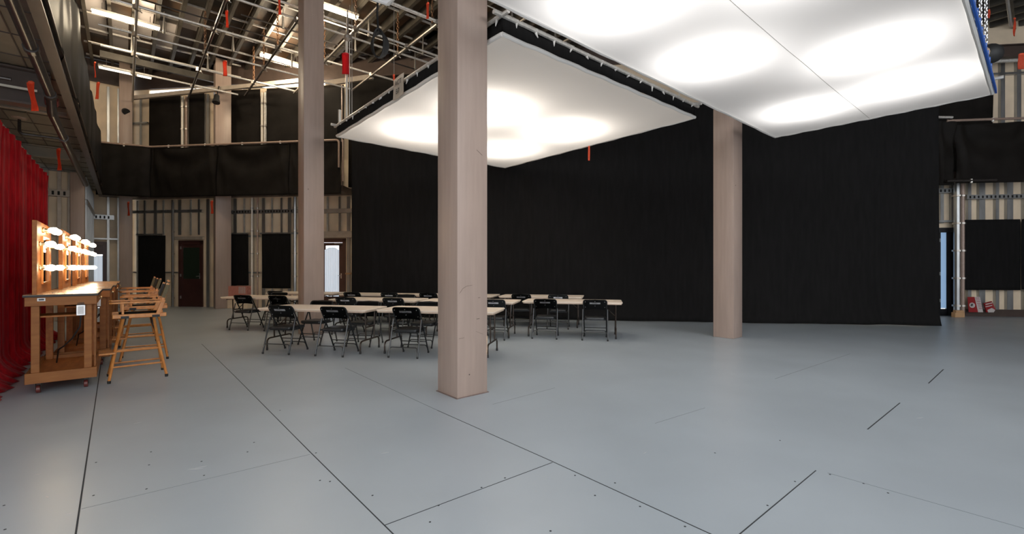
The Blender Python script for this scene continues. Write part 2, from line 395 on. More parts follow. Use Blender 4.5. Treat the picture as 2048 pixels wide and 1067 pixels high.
# lower studs, seen left of the black curtain and again at the far right
s = 0.12; i = 0
while s < s_of(720):
    z0 = 2.62 if in_any(s, doors) else 0.0
    stud_piece(wall, W0, WD, WN, s, z0, 3.9, w=0.06 if i % 3 else 0.11, m='stud_highlit' if i % 3 == 1 else 'stud')
    s += (0.36, 0.30, 0.44, 0.33)[i % 4]; i += 1
s = s_of(1850); i = 0
while s < s_of(2060):
    z0 = 2.75 if in_any(s, doors) else 0.0
    stud_piece(wall, W0, WD, WN, s, z0, 3.95, w=0.09 if i % 2 else 0.16)
    s += (0.40, 0.33)[i % 2]; i += 1
rail_piece(wall, W0, WD, WN, 0.05, s_of(408), 3.48, 0.09, 0.11)
rail_piece(wall, W0, WD, WN, s_of(452), s_of(597), 3.42, 0.12, 0.115, slots=True)
rail_piece(wall, W0, WD, WN, s_of(645), s_of(720), 3.40, 0.14, 0.115, 'stud_beige')
for a, b in ((278, 330), (452, 500), (524, 582), (582, 640)): rail_piece(wall, W0, WD, WN, s_of(a), s_of(b), 2.64, 0.05, 0.12)
rail_piece(wall, W0, WD, WN, s_of(258), s_of(278), 1.25, 0.04); rail_piece(wall, W0, WD, WN, s_of(331), s_of(360), 1.25, 0.04); rail_piece(wall, W0, WD, WN, s_of(497), s_of(524), 1.25, 0.05, 0.12)
rail_piece(wall, W0, WD, WN, s_of(497), s_of(524), 2.55, 0.05, 0.12); rail_piece(wall, W0, WD, WN, s_of(694), s_of(720), 1.22, 0.05, 0.12, 'wood_raw')
rail_piece(wall, W0, WD, WN, s_of(350), s_of(410), 2.50, 0.10, 0.12, 'stud_beige'); rail_piece(wall, W0, WD, WN, s_of(640), s_of(720), 2.58, 0.22, 0.12, 'stud_beige')
rail_piece(wall, W0, WD, WN, s_of(1850), s_of(1908), 3.70, 0.13, 0.17, slots=True); rail_piece(wall, W0, WD, WN, s_of(1924), s_of(2060), 3.50, 0.12, 0.17, slots=True)
rail_piece(wall, W0, WD, WN, s_of(1850), s_of(1908), 2.80, 0.05, 0.17); rail_piece(wall, W0, WD, WN, s_of(1924), s_of(2060), 0.10, 0.20, 0.12, 'brown_steel')
# upper studs above the balcony rail
s = 0.2; i = 0
while s < s_of(720):
    stud_piece(wall, W0, WD, WN, s, 4.2, 7.7, w=0.08); s += (0.42, 0.6, 0.34)[i % 3]; i += 1
s = s_of(1905); i = 0
while s < s_of(2065):
    stud_piece(wall, W0, WD, WN, s, 4.2, 7.9, w=0.11); s += 0.42; i += 1
rail_piece(wall, W0, WD, WN, 0.1, s_of(300), 6.75, 0.05, 0.12); rail_piece(wall, W0, WD, WN, s_of(1980), s_of(2060), 7.1, 0.05, 0.12)
# a channel under the roof along the wall and the dark header over the strip window
def at_wall(px, off, z): p = on_wall(px, off); return Vector((p.x, p.y, z))
mb = MB(); mb.bar(at_wall(262, 0.55, 7.50), at_wall(600, 0.95, 7.62), 0.10, 0.13)
t = thing('channel_beam', 'long pale steel channel along the head of the far upper wall', 'beam', at_wall(430, 0.7, 7.5), WA); mb.build('channel', M['stud_beige'], t, world=True)
mb = MB(); mb.bar(at_wall(652, 0.95, 7.48), at_wall(745, 0.95, 7.62), 0.10, 0.16)
t = thing('channel_beam', 'short pale channel beam behind the hanging pole right of the tan pillar', 'beam', at_wall(700, 0.95, 7.4), WA); mb.build('channel', M['stud_beige'], t, world=True)

# corner wall across the far left and the partition at the end of the red curtain
CW = uv(21.8, -2.6)
cwall = wall_board('wall_left', CW, V, U, 2.75, 0, 8.7, [(1.42, 2.12, 0, 2.35)])
for k, s in enumerate((0.2, 0.62, 1.05, 1.42, 2.14, 2.42, 2.7)): stud_piece(cwall, CW, V, U, s, 2.5 if 1.43 < s < 2.1 else 0, 7.9, 0.07)
rail_piece(cwall, CW, V, U, 1.3, 2.3, 3.22, 0.16, 0.12, slots=True); rail_piece(cwall, CW, V, U, 1.0, 2.7, 2.45, 0.05, 0.12)
PWL = uv(17.2, -3.2)
pwall = wall_board('wall_partition', PWL, V, U, 2.1, 0, 4.02)
for s in (1.35, 1.62, 1.86, 2.06): stud_piece(pwall, PWL, V, U, s, 0, 4.0, 0.08, 0.12, 'stud_beige')
rail_piece(pwall, PWL, V, U, 1.0, 2.1, 3.42, 0.17, 0.16, 'stud_beige', slots=True); rail_piece(pwall, PWL, V, U, 1.0, 2.1, 2.30, 0.06, 0.14, 'stud_beige')
mb = MB(); mb.quadbox(Vector((15.4, -5, 0)), Vector((0.15, 0, 0)), Vector((0, 19, 0)), Vector((0, 0, 8.7))); right_blocker = struct('unseen_wall_right', mb, M['brown_steel'])  # unseen wall, added to block ambient light from the right
# side wall behind the red curtain
mb = MB(); mb.quadbox(uv(2.5, -3.3), U * 19.3, V * 0.1, Vector((0, 0, 8.7))); swall = struct('wall_side', mb, M['sheath'])
# a dark stud partition running away beyond the boxed post
PD = uv(17.45, -0.98)
mb = MB(); mb.quadbox(PD, U * 4.3, V * 0.06, Vector((0, 0, 4.0)));  dwall = struct('wall_return', mb, M['brown_steel'])
for k in range(9): stud_piece(dwall, PD + V * 0.06, U, -V, 0.25 + 0.48 * k, 0, 4.0, 0.06)
rail_piece(dwall, PD + V * 0.06, U, -V, 0.1, 4.2, 3.3, 0.12, 0.11)

# ------------------------------------------------------------------ doors
def door_frame(name, P, D, N, s0, s1, h, m, fw=0.09):
    mb = MB(); o = P + D * s0 - N * 0.05
    mb.quadbox(o, D * fw, N * 0.12, Vector((0, 0, h))); mb.quadbox(P + D * (s1 - fw) - N * 0.05, D * fw, N * 0.12, Vector((0, 0, h)))
    mb.quadbox(o + Vector((0, 0, h - 0.14)), D * (s1 - s0), N * 0.12, Vector((0, 0, 0.14)))
    return struct(name, mb, m)
d1 = door_frame('door_1', W0, WD, WN, sd1a, sd1b, 2.42, M['door_maroon'])
mb = MB(); mb.quadbox(W0 + WD * (sd1a + 0.09) + WN * 0.0 + Vector((0, 0, 0.0)), WD * (sd1b - sd1a - 0.18), WN * 0.045, Vector((0, 0, 2.29))); leaf = mb.build('door_leaf', M['door_maroon'], d1)
mb = MB(); mb.quadbox(W0 + WD * (sd1a + 0.16) - WN * 0.006 + Vector((0, 0, 1.02)), WD * (sd1b - sd1a - 0.32), WN * 0.01, Vector((0, 0, 1.14))); mb.build('pane', M['door_green'], leaf)
mb = MB(); q = W0 + WD * (sd1b - 0.14) + Vector((0, 0, 1.02)); mb.bar(q - WN * 0.012, q - WN * 0.012 + Vector((0, 0, 0.2)), 0.03, 0.02); mb.tube([q - WN * 0.01 + Vector((0, 0, 0.1)), q - WN * 0.06 + Vector((0, 0, 0.1)), q - WN * 0.06 - WD * 0.1 + Vector((0, 0, 0.09))], 0.011); mb.build('door_handle', M['zinc'], leaf)
mb = MB()
for z in (0.3, 1.1, 2.1): mb.quadbox(W0 + WD * (sd1a + 0.075) - WN * 0.06 + Vector((0, 0, z)), WD * 0.03, WN * 0.03, Vector((0, 0, 0.1)))
mb.build('hinge', M['zinc'], d1)
d2 = door_frame('door_2', W0, WD, WN, sd2a, sd2b, 2.45, M['door_brown'], 0.10)
L = sd2b - sd2a
mb = MB(); b0 = W0 + WD * (sd2a + 0.10); ww = L - 0.2
mb.quadbox(b0, WD * ww, WN * 0.045, Vector((0, 0, 0.52))); mb.quadbox(b0 + Vector((0, 0, 0.5)), WD * 0.10, WN * 0.045, Vector((0, 0, 1.8)))
mb.quadbox(b0 + WD * (ww - 0.16) + Vector((0, 0, 0.5)), WD * 0.16, WN * 0.045, Vector((0, 0, 1.8))); mb.quadbox(b0 + Vector((0, 0, 2.2)), WD * ww, WN * 0.045, Vector((0, 0, 0.1)))
leaf2 = mb.build('door_leaf', M['door_brown'], d2)
mb = MB()
def sheer(i, j): return b0 + WD * (0.09 + i * (ww - 0.24)) + WN * (-0.02 + 0.012 * math.sin(i * 40)) + Vector((0, 0, 0.42 + j * 1.72 - (0.12 * (abs(i * 2 - 1) ** 3) if j > 0.98 else 0)))
mb.grid(sheer, 40, 20); mb.build('sheer_curtain', M['sheer'], d2, smooth='all')
mb = MB(); q = b0 + WD * (ww - 0.30) - WN * 0.04 + Vector((0, 0, 2.27)); mb.bar(q, q + WD * 0.28, 0.05, 0.045); mb.tube([q + WD * 0.1, q + WD * 0.15 - WN * 0.12, q + WD * 0.3], 0.008); mb.build('door_closer', M['zinc'], d2)
mb = MB(); q = b0 + WD * (ww - 0.07) + Vector((0, 0, 1.05)); mb.bar(q - WN * 0.012, q - WN * 0.012 + Vector((0, 0, 0.18)), 0.03, 0.02); mb.tube([q + Vector((0, 0, .1)), q - WN * 0.06 + Vector((0, 0, .1)), q - WN * 0.06 - WD * 0.1 + Vector((0, 0, .1))], 0.011); mb.build('door_handle', M['zinc'], leaf2)
d3 = door_frame('door_3', W0, WD, WN, sd3a, sd3b, 2.62, M['door_black'], 0.06)
L = sd3b - sd3a; b0 = W0 + WD * (sd3a + 0.06)
mb = MB(); mb.quadbox(b0 + Vector((0, 0, 0.0)), WD * 0.34, WN * 0.05, Vector((0, 0, 2.50))); mb.quadbox(b0 + WD * 0.50 + Vector((0, 0, 0.0)), WD * (L - 0.62), WN * 0.05, Vector((0, 0, 2.50)))
mb.quadbox(b0 + WD * 0.3 + Vector((0, 0, 0.0)), WD * 0.24, WN * 0.05, Vector((0, 0, 0.2))); leaf3 = mb.build('door_leaf', M['door_black'], d3)
mb = MB(); mb.quadbox(b0 + WD * 0.34 + WN * 0.02 + Vector((0, 0, 0.22)), WD * 0.16, WN * 0.01, Vector((0, 0, 2.26))); mb.build('pane', M['daylit'], leaf3)
mb = MB()
for z in (0.4, 1.2, 2.2): mb.quadbox(b0 + WD * 0.30 - WN * 0.02 + Vector((0, 0, z)), WD * 0.02, WN * 0.02, Vector((0, 0, 0.1)))
mb.build('hinge', M['zinc'], d3)
d4 = door_frame('door_4', CW, V, U, 1.42, 2.12, 2.35, M['door_maroon'], 0.13)
mb = MB(); mb.quadbox(CW + V * 1.5 + U * 0.02 + Vector((0, 0, 0.02)), V * 0.56, U * 0.04, Vector((0, 0, 0.9))); mb.quadbox(CW + V * 1.5 + U * 0.02 + Vector((0, 0, 1.9)), V * 0.56, U * 0.04, Vector((0, 0, 0.4)))
mb.build('door_leaf', M['door_maroon'], d4)
mb = MB(); mb.grid(lambda i, j: CW + V * (1.53 + 0.46 * i) + U * (0.01 + 0.01 * math.sin(i * 30)) + Vector((0, 0, 0.85 + 1.0 * j)), 30, 8); mb.build('sheer_curtain', M['sheer'], d4, smooth='all')

# ------------------------------------------------------------------ cloth helper
def drape(name, label, cat, P, D, length, z0, z1, m, fold=0.03, freq=9.0, seed=0, swag=0.0, nx=None, nz=24, N=None, puddle=0.0, group=None, top_gather=0.0, irregular=0.6):
    N = N or Vector((D.y, -D.x, 0))     # towards the room
    nx = nx or max(20, int(length * 22)); H = z1 - z0
    mb = MB()
    def f(i, j):
        s = i * length
        ph = s * freq + irregular * 4 * noise.noise(Vector((s * 0.8, seed * 7.3, 0)))
        a = fold * (0.45 + 0.55 * noise.noise(Vector((s * 0.5, seed * 3.1, 5)))) * (1 + 0.35 * (1 - j))
        d = a * math.sin(ph) + 0.4 * a * math.sin(2.3 * ph + 1 + 1.2 * noise.noise(Vector((s, j * 2, seed))))
        d += 0.03 * noise.noise(Vector((s * 0.6, j * 1.3, seed + 9)))
        if top_gather: d += top_gather * math.sin(s * 55) * max(0, (j - 0.93) / 0.07)
        z = z0 + H * j
        if swag:
            c = (s / swag) % 1.0; u = 4 * c * (1 - c)
            d += 0.10 * math.sin((j * 11 + u * 4.5)) * u * j ** 1.5 + 0.06 * math.sin(c * 40 + j * 5) * (1 - u) ** 2 * (0.3 + 0.7 * j)
            z -= 0.03 * u * j
        if puddle and j < 0.08:
            k = (0.08 - j) / 0.08
            d += puddle * k * k * (0.7 + 0.6 * noise.noise(Vector((s * 1.5, seed, 2))))
            z = max(z, z0 + 0.004)
        return P + D * s + N * (d + fold) + Vector((0, 0, z))
    mb.grid(f, nx, nz)
    o = mb.build(name, m, smooth='all', solid=0.006)
    # move the origin to the base
    c = P + D * length / 2; c.z = z0
    o.data.transform(Matrix.Translation(-c)); o.location = c
    return tag(o, label, cat, group)

# main black curtain
CA = Vector((-4.71, 13.37, 0)); CB = Vector((10.50, 11.2, 0)); CD = (CB - CA).normalized()
drape('stage_curtain', 'huge black cloth curtain hung across the back of the studio behind the tables', 'curtain', CA, CD, (CB - CA).length, 0.01, 5.75, M['black_cloth'], fold=0.036, freq=3.4, seed=1, nz=50, puddle=0.10, nx=620)
mb = MB()   # stitched seams and the pipe it hangs from
mb.tube([CA + Vector((0, 0, 5.78)), CB + Vector((0, 0, 5.78))], 0.03)
t = thing('curtain_pipe', 'steel pipe carrying the huge black curtain', 'pipe', CA + Vector((0, 0, 5.75)), math.atan2(CD.y, CD.x)); mb.build('pipe', M['pipe'], t, world=True)

# red velvet curtain
drape('velvet_curtain', 'tall red velvet curtain pooled on the floor beside the makeup stations', 'curtain', uv(7.2, -1.36), U, 6.5, 0.012, 3.36, M['red_velvet'], fold=0.085, freq=13, seed=4, nz=44, N=V, puddle=0.30, nx=620, top_gather=0.012, irregular=0.9)
mb = MB(); mb.tube([uv(5.5, -1.33, 3.46), uv(14.2, -1.33, 3.46)], 0.024)
t = thing('curtain_track', 'thin steel track pipe above the red velvet curtain', 'pipe', uv(10, -1.33, 3.46), AV); mb.build('pipe', M['pipe'], t, world=True)
mb = MB()
for k in range(22): q = uv(7.3 + 0.3 * k, -1.33, 3.37); mb = MB(); mb.tube([q, q + Vector((0, 0, 0.11))], 0.008, 6); mb.build('ring', M['clamp'], t, world=True)

# balcony drapes
BL = uv(20.40, -0.74)           # far left corner of the balcony rail
B1 = on_wall(302, 0.98)
drape('balcony_drape', 'black cloth on the far left corner of the balcony rail', 'drape', BL, (B1 - BL).normalized(), (B1 - BL).length, 3.85, 5.58, M['band_cloth'], 0.02, 7, 11, N=-U)
B2 = on_wall(681, 0.96); BD = (B2 - B1).normalized(); BLn = (B2 - B1).length
for k, (a, b, lab) in enumerate(((0.0, 0.36, 'black cloth drape on the far balcony rail above the maroon door'), (0.36, 0.74, 'black cloth drape on the far balcony rail left of the tan pillar'), (0.74, 1.0, 'black cloth drape on the far balcony rail behind the tan pillar'))):
    drape('balcony_drape', lab, 'drape', B1 + BD * BLn * a, BD, BLn * (b - a) + 0.03, 3.84, 5.56, M['band_cloth'], 0.022, 3.2, 12 + k, swag=BLn * (b - a) * 1.01, group='far balcony drapes')
drape('balcony_drape', 'glossy black drape hanging from the left balcony edge above the makeup stations', 'drape', uv(4.2, -0.655), U, 16.2, 4.06, 5.62, M['shiny_cloth'], 0.05, 2.3, 21, N=V, nx=420)
BR0 = on_wall(1800, 0.80); BR1 = on_wall(2075, 0.80); RD = (BR1 - BR0).normalized(); RL = (BR1 - BR0).length
sR = (on_wall(1908, 0.8) - BR0).length
drape('balcony_drape', 'short sagging black cloth on the balcony beside the right end of the big curtain', 'drape', BR0, RD, sR, 3.76, 5.62, M['band_cloth'], 0.03, 3.2, 31, swag=sR * 0.7)
drape('balcony_drape', 'black cloth with curved swag folds on the right balcony above the dark blanket', 'drape', BR0 + RD * sR, RD, RL - sR, 3.80, 5.48, M['band_cloth'], 0.03, 2.0, 33, swag=(RL - sR) * 1.0)
# balcony rails
def railing(label, pts, m, drops=()):
    t = thing('balcony_rail', label, 'railing', Vector(pts[0]), 0)
    mb = MB(); mb.tube(round_path(pts, 0.12) if len(pts) > 2 else pts, 0.035, 10); mb.build('rail', M[m], t, world=True, smooth=True)
    for (a, b) in drops:
        mb = MB(); mb.tube([a, b], 0.022); mb.build('post', M[m], t, world=True)
    mb = MB()
    for a, b in zip(pts, pts[1:]):
        n = max(1, int((Vector(b) - Vector(a)).length / 1.3))
        if (Vector(b) - Vector(a)).z: continue
        for k in range(n):
            mb = MB(); q = Vector(a).lerp(Vector(b), (k + 0.5) / n); mb.lathe(q - Vector((0, 0, 0.08)), (0, 0, 1), [(0, 0.01), (0.02, 0.03), (0.12, 0.03)], 8); mb.build('clip', M['pipe'], t, world=True)
    return t
z5 = Vector((0, 0, 5.60)); wc = lambda px, off, z: at_wall(px, off, z)
railing('tan painted pipe rail along the top of the far balcony drapes', [BL + z5, B1 + z5, wc(678, 1.0, 5.60), wc(678, 1.0, 4.7)], 'pipe_brown', [(wc(686, 1.0, 5.6), wc(686, 1.0, 4.25)), (wc(684, 0.5, 7.6), wc(684, 0.5, 4.2))])
railing('tan pipe rail along the top of the right balcony drape', [wc(1893, 0.86, 5.56), wc(2080, 0.86, 5.56)], 'pipe_brown')
railing('short pipe clamped above the sagging black cloth at the right end of the big curtain', [wc(1875, 0.9, 5.66), wc(1905, 0.9, 5.64)], 'pipe')
railing('thin pipe along the lower hem of the right balcony drape', [wc(1893, 0.9, 3.86), wc(1993, 0.9, 3.86)], 'pipe_dark')
# balcony floors and fascia
def slab(name, pts, z, th, m):
    mb = MB(); mb.prism([Vector((p.x, p.y, z)) for p in pts], Vector((0, 0, th))); return struct(name, mb, m)
slab('trim_1', [B1 + WN * 0.14, B2 + WN * 0.14, on_wall(705, 0.0), W0], 3.95, 0.2, M['brown_steel'])
slab('trim_2', [BL, B1, W0, uv(21.8, -0.6)], 3.95, 0.2, M['brown_steel'])
slab('trim_3', [BR0 + WN * 0.2, BR1 + WN * 0.2, on_wall(2075, 0), on_wall(1800, 0)], 3.98, 0.2, M['brown_steel'])
# left balcony deck with its steel
mb = MB(); mb.prism([uv(3.6, -3.2, 4.12), uv(21.7, -3.2, 4.12), uv(21.7, -0.62, 4.12), uv(3.6, -0.62, 4.12)], Vector((0, 0, 0.15)))
deck = struct('trim_4', mb, M['deck'])
mb = MB()
for k in range(9): mb.quadbox(uv(3.7, -3.1 + 0.3 * k, 4.105), U * 18, V * 0.012, Vector((0, 0, 0.014)))
for k in range(24): mb.quadbox(uv(3.9 + 0.75 * k, -3.1, 4.108), V * 2.4, U * 0.010, Vector((0, 0, 0.012)))
mb.build('deck_rib', M['brown_steel'], deck)
def ibeam(label, a, b, h, w, m):
    t = thing('steel_beam', label, 'beam', Vector(a), 0)
    a = Vector(a); b = Vector(b); up = Vector((0, 0, 1)); mb = MB()
    mb.bar(a + up * 0.012, b + up * 0.012, w, 0.024); mb.bar(a + up * (h - 0.012), b + up * (h - 0.012), w, 0.024); mb.bar(a + up * h / 2, b + up * h / 2, 0.02, h - 0.05)
    mb.build('beam', M[m], t, world=True); return t
ibeam('long brown steel edge beam under the left balcony', uv(4.0, -0.63, 3.86), uv(21, -0.63, 3.86), 0.25, 0.10, 'brown_steel')
b_ = ibeam('deep brown cross beam under the left balcony deck nearest the camera', uv(8.9, -3.2, 3.62), uv(8.9, -0.78, 3.62), 0.48, 0.2, 'brown_steel')
mb = MB(); mb.quadbox(uv(8.78, -3.1, 3.80), V * 2.2, U * 0.01, Vector((0, 0, 0.03))); mb.build('white_strip', M['white_metal'], b_, world=True)
ibeam('second brown cross beam under the left balcony deck', uv(14.3, -3.2, 3.86), uv(14.3, -0.78, 3.86), 0.25, 0.18, 'deck')
ibeam('slim dark strut crossing under the left balcony deck near the top left corner', uv(5.7, -3.2, 3.95), uv(5.7, -0.75, 3.95), 0.06, 0.06, 'pipe_dark')
ibeam('slim strut under the left balcony deck above the red curtain', uv(10.7, -3.2, 3.98), uv(10.7, -0.75, 3.98), 0.06, 0.06, 'stud_beige')
# drain pipe
t = thing('drain_pipe', 'black drain pipe running under the left balcony edge', 'pipe', uv(4.5, -0.75, 3.78), AV)
mb = MB(); mb.tube([uv(3.8, -0.75, 3.80), uv(8.55, -0.75, 3.72), uv(8.7, -0.75, 3.52), uv(15.5, -0.75, 3.50)], 0.052, 12); mb.build('pipe', M['pipe_dark'], t, world=True, smooth=True)
mb = MB()
for u_, z_ in ((5.2, 3.775), (6.9, 3.748), (8.5, 3.72), (10.2, 3.515)): mb = MB(); mb.tube([uv(u_ - 0.05, -0.75, z_), uv(u_ + 0.05, -0.75, z_)], 0.065, 12); mb.build('coupling', M['pipe_dark'], t, world=True)
mb = MB(); mb.tube([uv(8.62, -0.75, 3.70), uv(8.68, -0.75, 3.64)], 0.072, 12); mb.build('red_collar', M['wheel_red'], t, world=True)
# sprinklers
def sprinkler(label, p, n=V):
    t = thing('sprinkler_pipe', label, 'sprinkler', p, AV, None)
    mb = MB(); mb.tube(round_path([p + Vector((0, 0, 0.28)), p + Vector((0, 0, 0.02)), p + n * 0.55 + Vector((0, 0, 0.02))], 0.07), 0.022, 8); mb.build('pipe', M['pipe_dark'], t, world=True, smooth=True)
    mb = MB(); mb.lathe(p + Vector((0, 0, 0.26)), (0, 0, 1), [(0, 0.02), (0.01, 0.09), (0.03, 0.10), (0.035, 0.03)], 12); mb.build('rosette', M['pipe_brown'], t, world=True)
sprinkler('near sprinkler drop with round rosette under the left balcony', uv(8.12, -1.60, 3.70))
sprinkler('far sprinkler drop under the left balcony behind the red curtain top', uv(11.4, -1.38, 3.72))

# ------------------------------------------------------------------ ribbons
def ribbon(label, px, py0, py1, wpx, depth, m='ribbon', tilt=0.0, name='marker_ribbon', cord=0.0):
    X = (px - CX) / FPX * depth; z1 = EYE + (CY - py0) / FPX * depth; z0 = EYE + (CY - py1) / FPX * depth; w = wpx / FPX * depth
    t = thing(name, label, 'ribbon', (X, depth, z1), random.uniform(-0.4, 0.4), 'bright ribbons tied to the overhead pipes')
    mb = MB(); h = z1 - z0
    mb.grid(lambda i, j: Vector(((i - 0.5) * w + tilt * h * (1 - j), 0.012 * math.sin(j * 5 + i * 1.5), -h * (1 - j))), 4, 10)
    mb.build('strip', M[m], t, smooth='all', solid=0.003)
    if cord: mb = MB(); mb.tube([(0, 0, 0), (0, 0, cord - z1)], 0.005, 6); mb.build('cord', M['clamp'], t)
    mb = MB(); mb.lathe((-w * 0.35, 0, 0.0), (1, 0, 0), [(0, 0.012), (w * 0.2, 0.022), (w * 0.5, 0.022), (w * 0.7, 0.012)], 8); mb.build('knot', M[m], t)
    return t
G = lambda py: FPX * 5.80 / (CY - py)
ribbon('large orange red ribbon hanging under the left balcony near the cross beam', 62, 165, 222, 16, 5.55, tilt=0.14)
ribbon('orange red ribbon hanging above the end of the red velvet curtain', 118, 298, 340, 11, 8.6)
ribbon('orange ribbon tied to the grid left of the upper black wall panels', 197, 165, 198, 6, G(165), tilt=-0.1)
ribbon('slim orange ribbon high in the far left roof corner', 190, 125, 155, 5, G(125))
ribbon('orange ribbon on a grid pipe above the far brown pillar', 450, 122, 152, 8, G(122))
ribbon('thin orange ribbon high on the grid near the top left', 454, 22, 55, 6, G(22))
ribbon('orange ribbon at the top edge left of the tan pillar', 559, -12, 29, 7, G(-12))
ribbon('bright red ribbon on the hanging pole right of the tan pillar', 691, 107, 148, 14, 10.5, 'ribbon_red')
ribbon('orange ribbon beside the nearest pillar at the top', 856, 6, 37, 6, G(6), tilt=-0.05, cord=8.5)
ribbon('small orange ribbon above the paper sign', 788, 150, 161, 4, 9.0, cord=7.33)
ribbon('small orange ribbon under the far balcony left of the maroon door', 257, 404, 431, 6, 15.5)
ribbon('small orange ribbon under the far balcony in front of the far brown pillar', 424, 402, 427, 7, 15.0)
ribbon('thin orange ribbon hanging beneath the far light box edge', 1178, 293, 321, 4, 9.7)
ribbon('orange ribbon high at the right edge near the silver chain', 2029, 37, 72, 6, 11.0)
ribbon('red ribbon at the far right above the stud wall', 2043, 108, 138, 11, 10.5)
ribbon('thin orange ribbon behind the silver chain at upper right', 1978, 20, 36, 4, 11.0, cord=8.5)

# ------------------------------------------------------------------ roof and grid
mb = MB(); mb.prism([uv(-6, -3.3, 8.78), uv(22.1, -3.3, 8.78), W0 + WN * 0.1 + Vector((0, 0, 8.78)), on_wall(1900) + WN * 0.1 + Vector((0, 0, 8.78)), Vector((26, 12.8, 8.78)), Vector((26, 4.5, 8.78))], Vector((0, 0, 0.12)))
roof = struct('ceiling', mb, M['roof'])
def wall_u(v):      # u where the line of constant v meets the back wall
    # uv(u,v) on W0 + s*WD  ->  (uv - W0).WN = 0
    return (W0 - V * v).dot(WN) / U.dot(WN)
jm = []
for k in range(44):
    v_ = -0.9 + 0.52 * k
    u1 = min(21.7, wall_u(v_)) - 0.05
    u0 = max(4.5 - 0.30 * v_, -2.0)
    if u1 - u0 < 1: continue
    mb = MB(); mb.quadbox(uv(u0, v_, 8.50), U * (u1 - u0), V * 0.09, Vector((0, 0, 0.006))); mb.quadbox(uv(u0, v_, 8.50), U * (u1 - u0), V * 0.006, Vector((0, 0, 0.27)))
    mb.build('joist', M['joist'], roof)
for k in range(14):
    u_ = 6.0 + 1.15 * k
    # v extent until back wall
    v1 = (W0 - U * u_).dot(WN) / V.dot(WN)
    mb = MB(); mb.quadbox(uv(u_, -1.0, 8.62), V * (min(v1, 22) + 0.9), U * 0.035, Vector((0, 0, 0.05))); mb.build('bridging', M['pipe'], roof)
for k in range(9):
    u_ = -1.0 + 0.75 * k
    mb = MB(); mb.quadbox(uv(u_, 9.5, 8.42), V * 11, U * 0.05, Vector((0, 0, 0.05))); mb.build('bridging', M['joist'], roof)
mb = MB()
for k in range(36):     # pale insulation panels seen between some joists
    u_ = random.uniform(8, 20); v_ = -0.85 + 0.52 * random.randrange(0, 26)
    if u_ < wall_u(v_) - 1.6: mb.quadbox(uv(u_, v_ + 0.03, 8.765), U * random.uniform(0.5, 1.1), V * 0.44, Vector((0, 0, 0.012)))
mb.build('pale_panel', M['joist'], roof)
mb = MB()
for (u_, v_, l) in ((16.2, -0.9, 3.0), (17.6, -0.4, 2.6), (16.0, 0.15, 2.6), (17.0, 0.7, 2.2), (15.4, 1.2, 1.6), (15.9, 5.3, 2.0), (16.1, 5.9, 1.7), (14, 4.8, 1.5)):
    mb.quadbox(uv(u_, v_ + 0.02, 8.74), U * l, V * 0.46, Vector((0, 0, 0.03)))
mb.build('cream_panel', M['white_card'], roof)

grid = thing('lighting_grid', 'steel pipe lighting grid hung under the roof above the tables', 'lighting grid', uv(12, 3, 7.33), AV)
ZG = 7.33
us = [9.5, 11.06, 11.6, 13.4, 15.0, 16.4, 18.0]; vs = [0.2, 1.68, 3.13, 4.35, 5.75, 7.2, 8.7]
def wall_v(u_): return (W0 - U * u_).dot(WN) / V.dot(WN)
for u_ in us:
    mb = MB(); v1 = min(wall_v(u_) - 0.9, 16); mb.tube([uv(u_, -0.5 if u_ > 12 else -0.35, ZG + 0.055), uv(u_, v1, ZG + 0.055)], 0.030, 8); mb.build('cross_pipe', M['pipe'], grid, world=True, smooth=True)
for v_ in vs:
    mb = MB(); u1 = min(21.0, wall_u(v_) - 1.0); mb.tube([uv(10.75 if v_ == 3.13 else 5.2, v_, ZG), uv(u1, v_, ZG)], 0.032, 8); mb.build('long_pipe', M['pipe_dark'] if v_ in (1.68, 3.13) else M['clamp'], grid, world=True, smooth=True)
for u_ in us:
    for v_ in vs:
        if v_ > wall_v(u_) - 1 or (v_ == 3.13 and u_ < 10.8): continue
        mb = MB(); q = uv(u_, v_, ZG + 0.02)
        mb.bar(q - U * 0.05 - V * 0.05, q + U * 0.05 + V * 0.05, 0.07, 0.10); mb.tube([q - V * 0.06 + U * 0.03, q + V * 0.10 + U * 0.03 - Vector((0, 0, 0.07))], 0.012, 6)
        mb.build('clamp', M['clamp'], grid, world=True)
# thinner conduit and braces above the grid
for k, (a, b, r, m) in enumerate(((uv(12.3, -0.8, 7.95), uv(12.3, 9.5, 7.95), 0.016, 'pipe'), (uv(14.3, -0.8, 7.98), uv(14.3, 5, 7.98), 0.018, 'pipe_dark'), (uv(10.4, 0.2, 7.9), uv(10.4, 9, 7.9), 0.014, 'pipe'), (uv(13.0, 2.2, 7.75), uv(13.0, 8, 7.75), 0.02, 'pipe_dark'), (uv(15.7, 0, 7.9), uv(15.7, 4.9, 7.9), 0.013, 'pipe'), (uv(17.7, -0.8, 7.9), uv(17.7, 3.0, 7.9), 0.015, 'pipe'), (uv(8.9, 3.6, 7.9), uv(8.9, 10, 7.9), 0.013, 'pipe'))):
    t = thing('conduit', ('thin steel conduit strung above the grid left of the tan pillar', 'dark conduit under the roof near the far left corner', 'thin conduit crossing above the grid right of the tan pillar', 'black rod crossing the roof behind the tan pillar', 'thin steel rod under the roof just above the strip of daylight', 'thin bright rod under the roof above the far corner pillar', 'thin steel rod under the roof beside the nearest pillar top')[k], 'conduit', a, AV)
    mb = MB(); mb.tube([a, b], r, 6); mb.build('tube', M[m], t, world=True)
    mb = MB(); n = int((b - a).length / 1.5)
    for j in range(n): mb = MB(); q = a.lerp(b, (j + .5) / n); mb.lathe(q - Vector((0, 0, 0.03)), (0, 0, 1), [(0, 0.012), (0.01, 0.035), (0.05, 0.035), (0.6, 0.006)], 6); mb.build('hanger', M['clamp'], t, world=True)
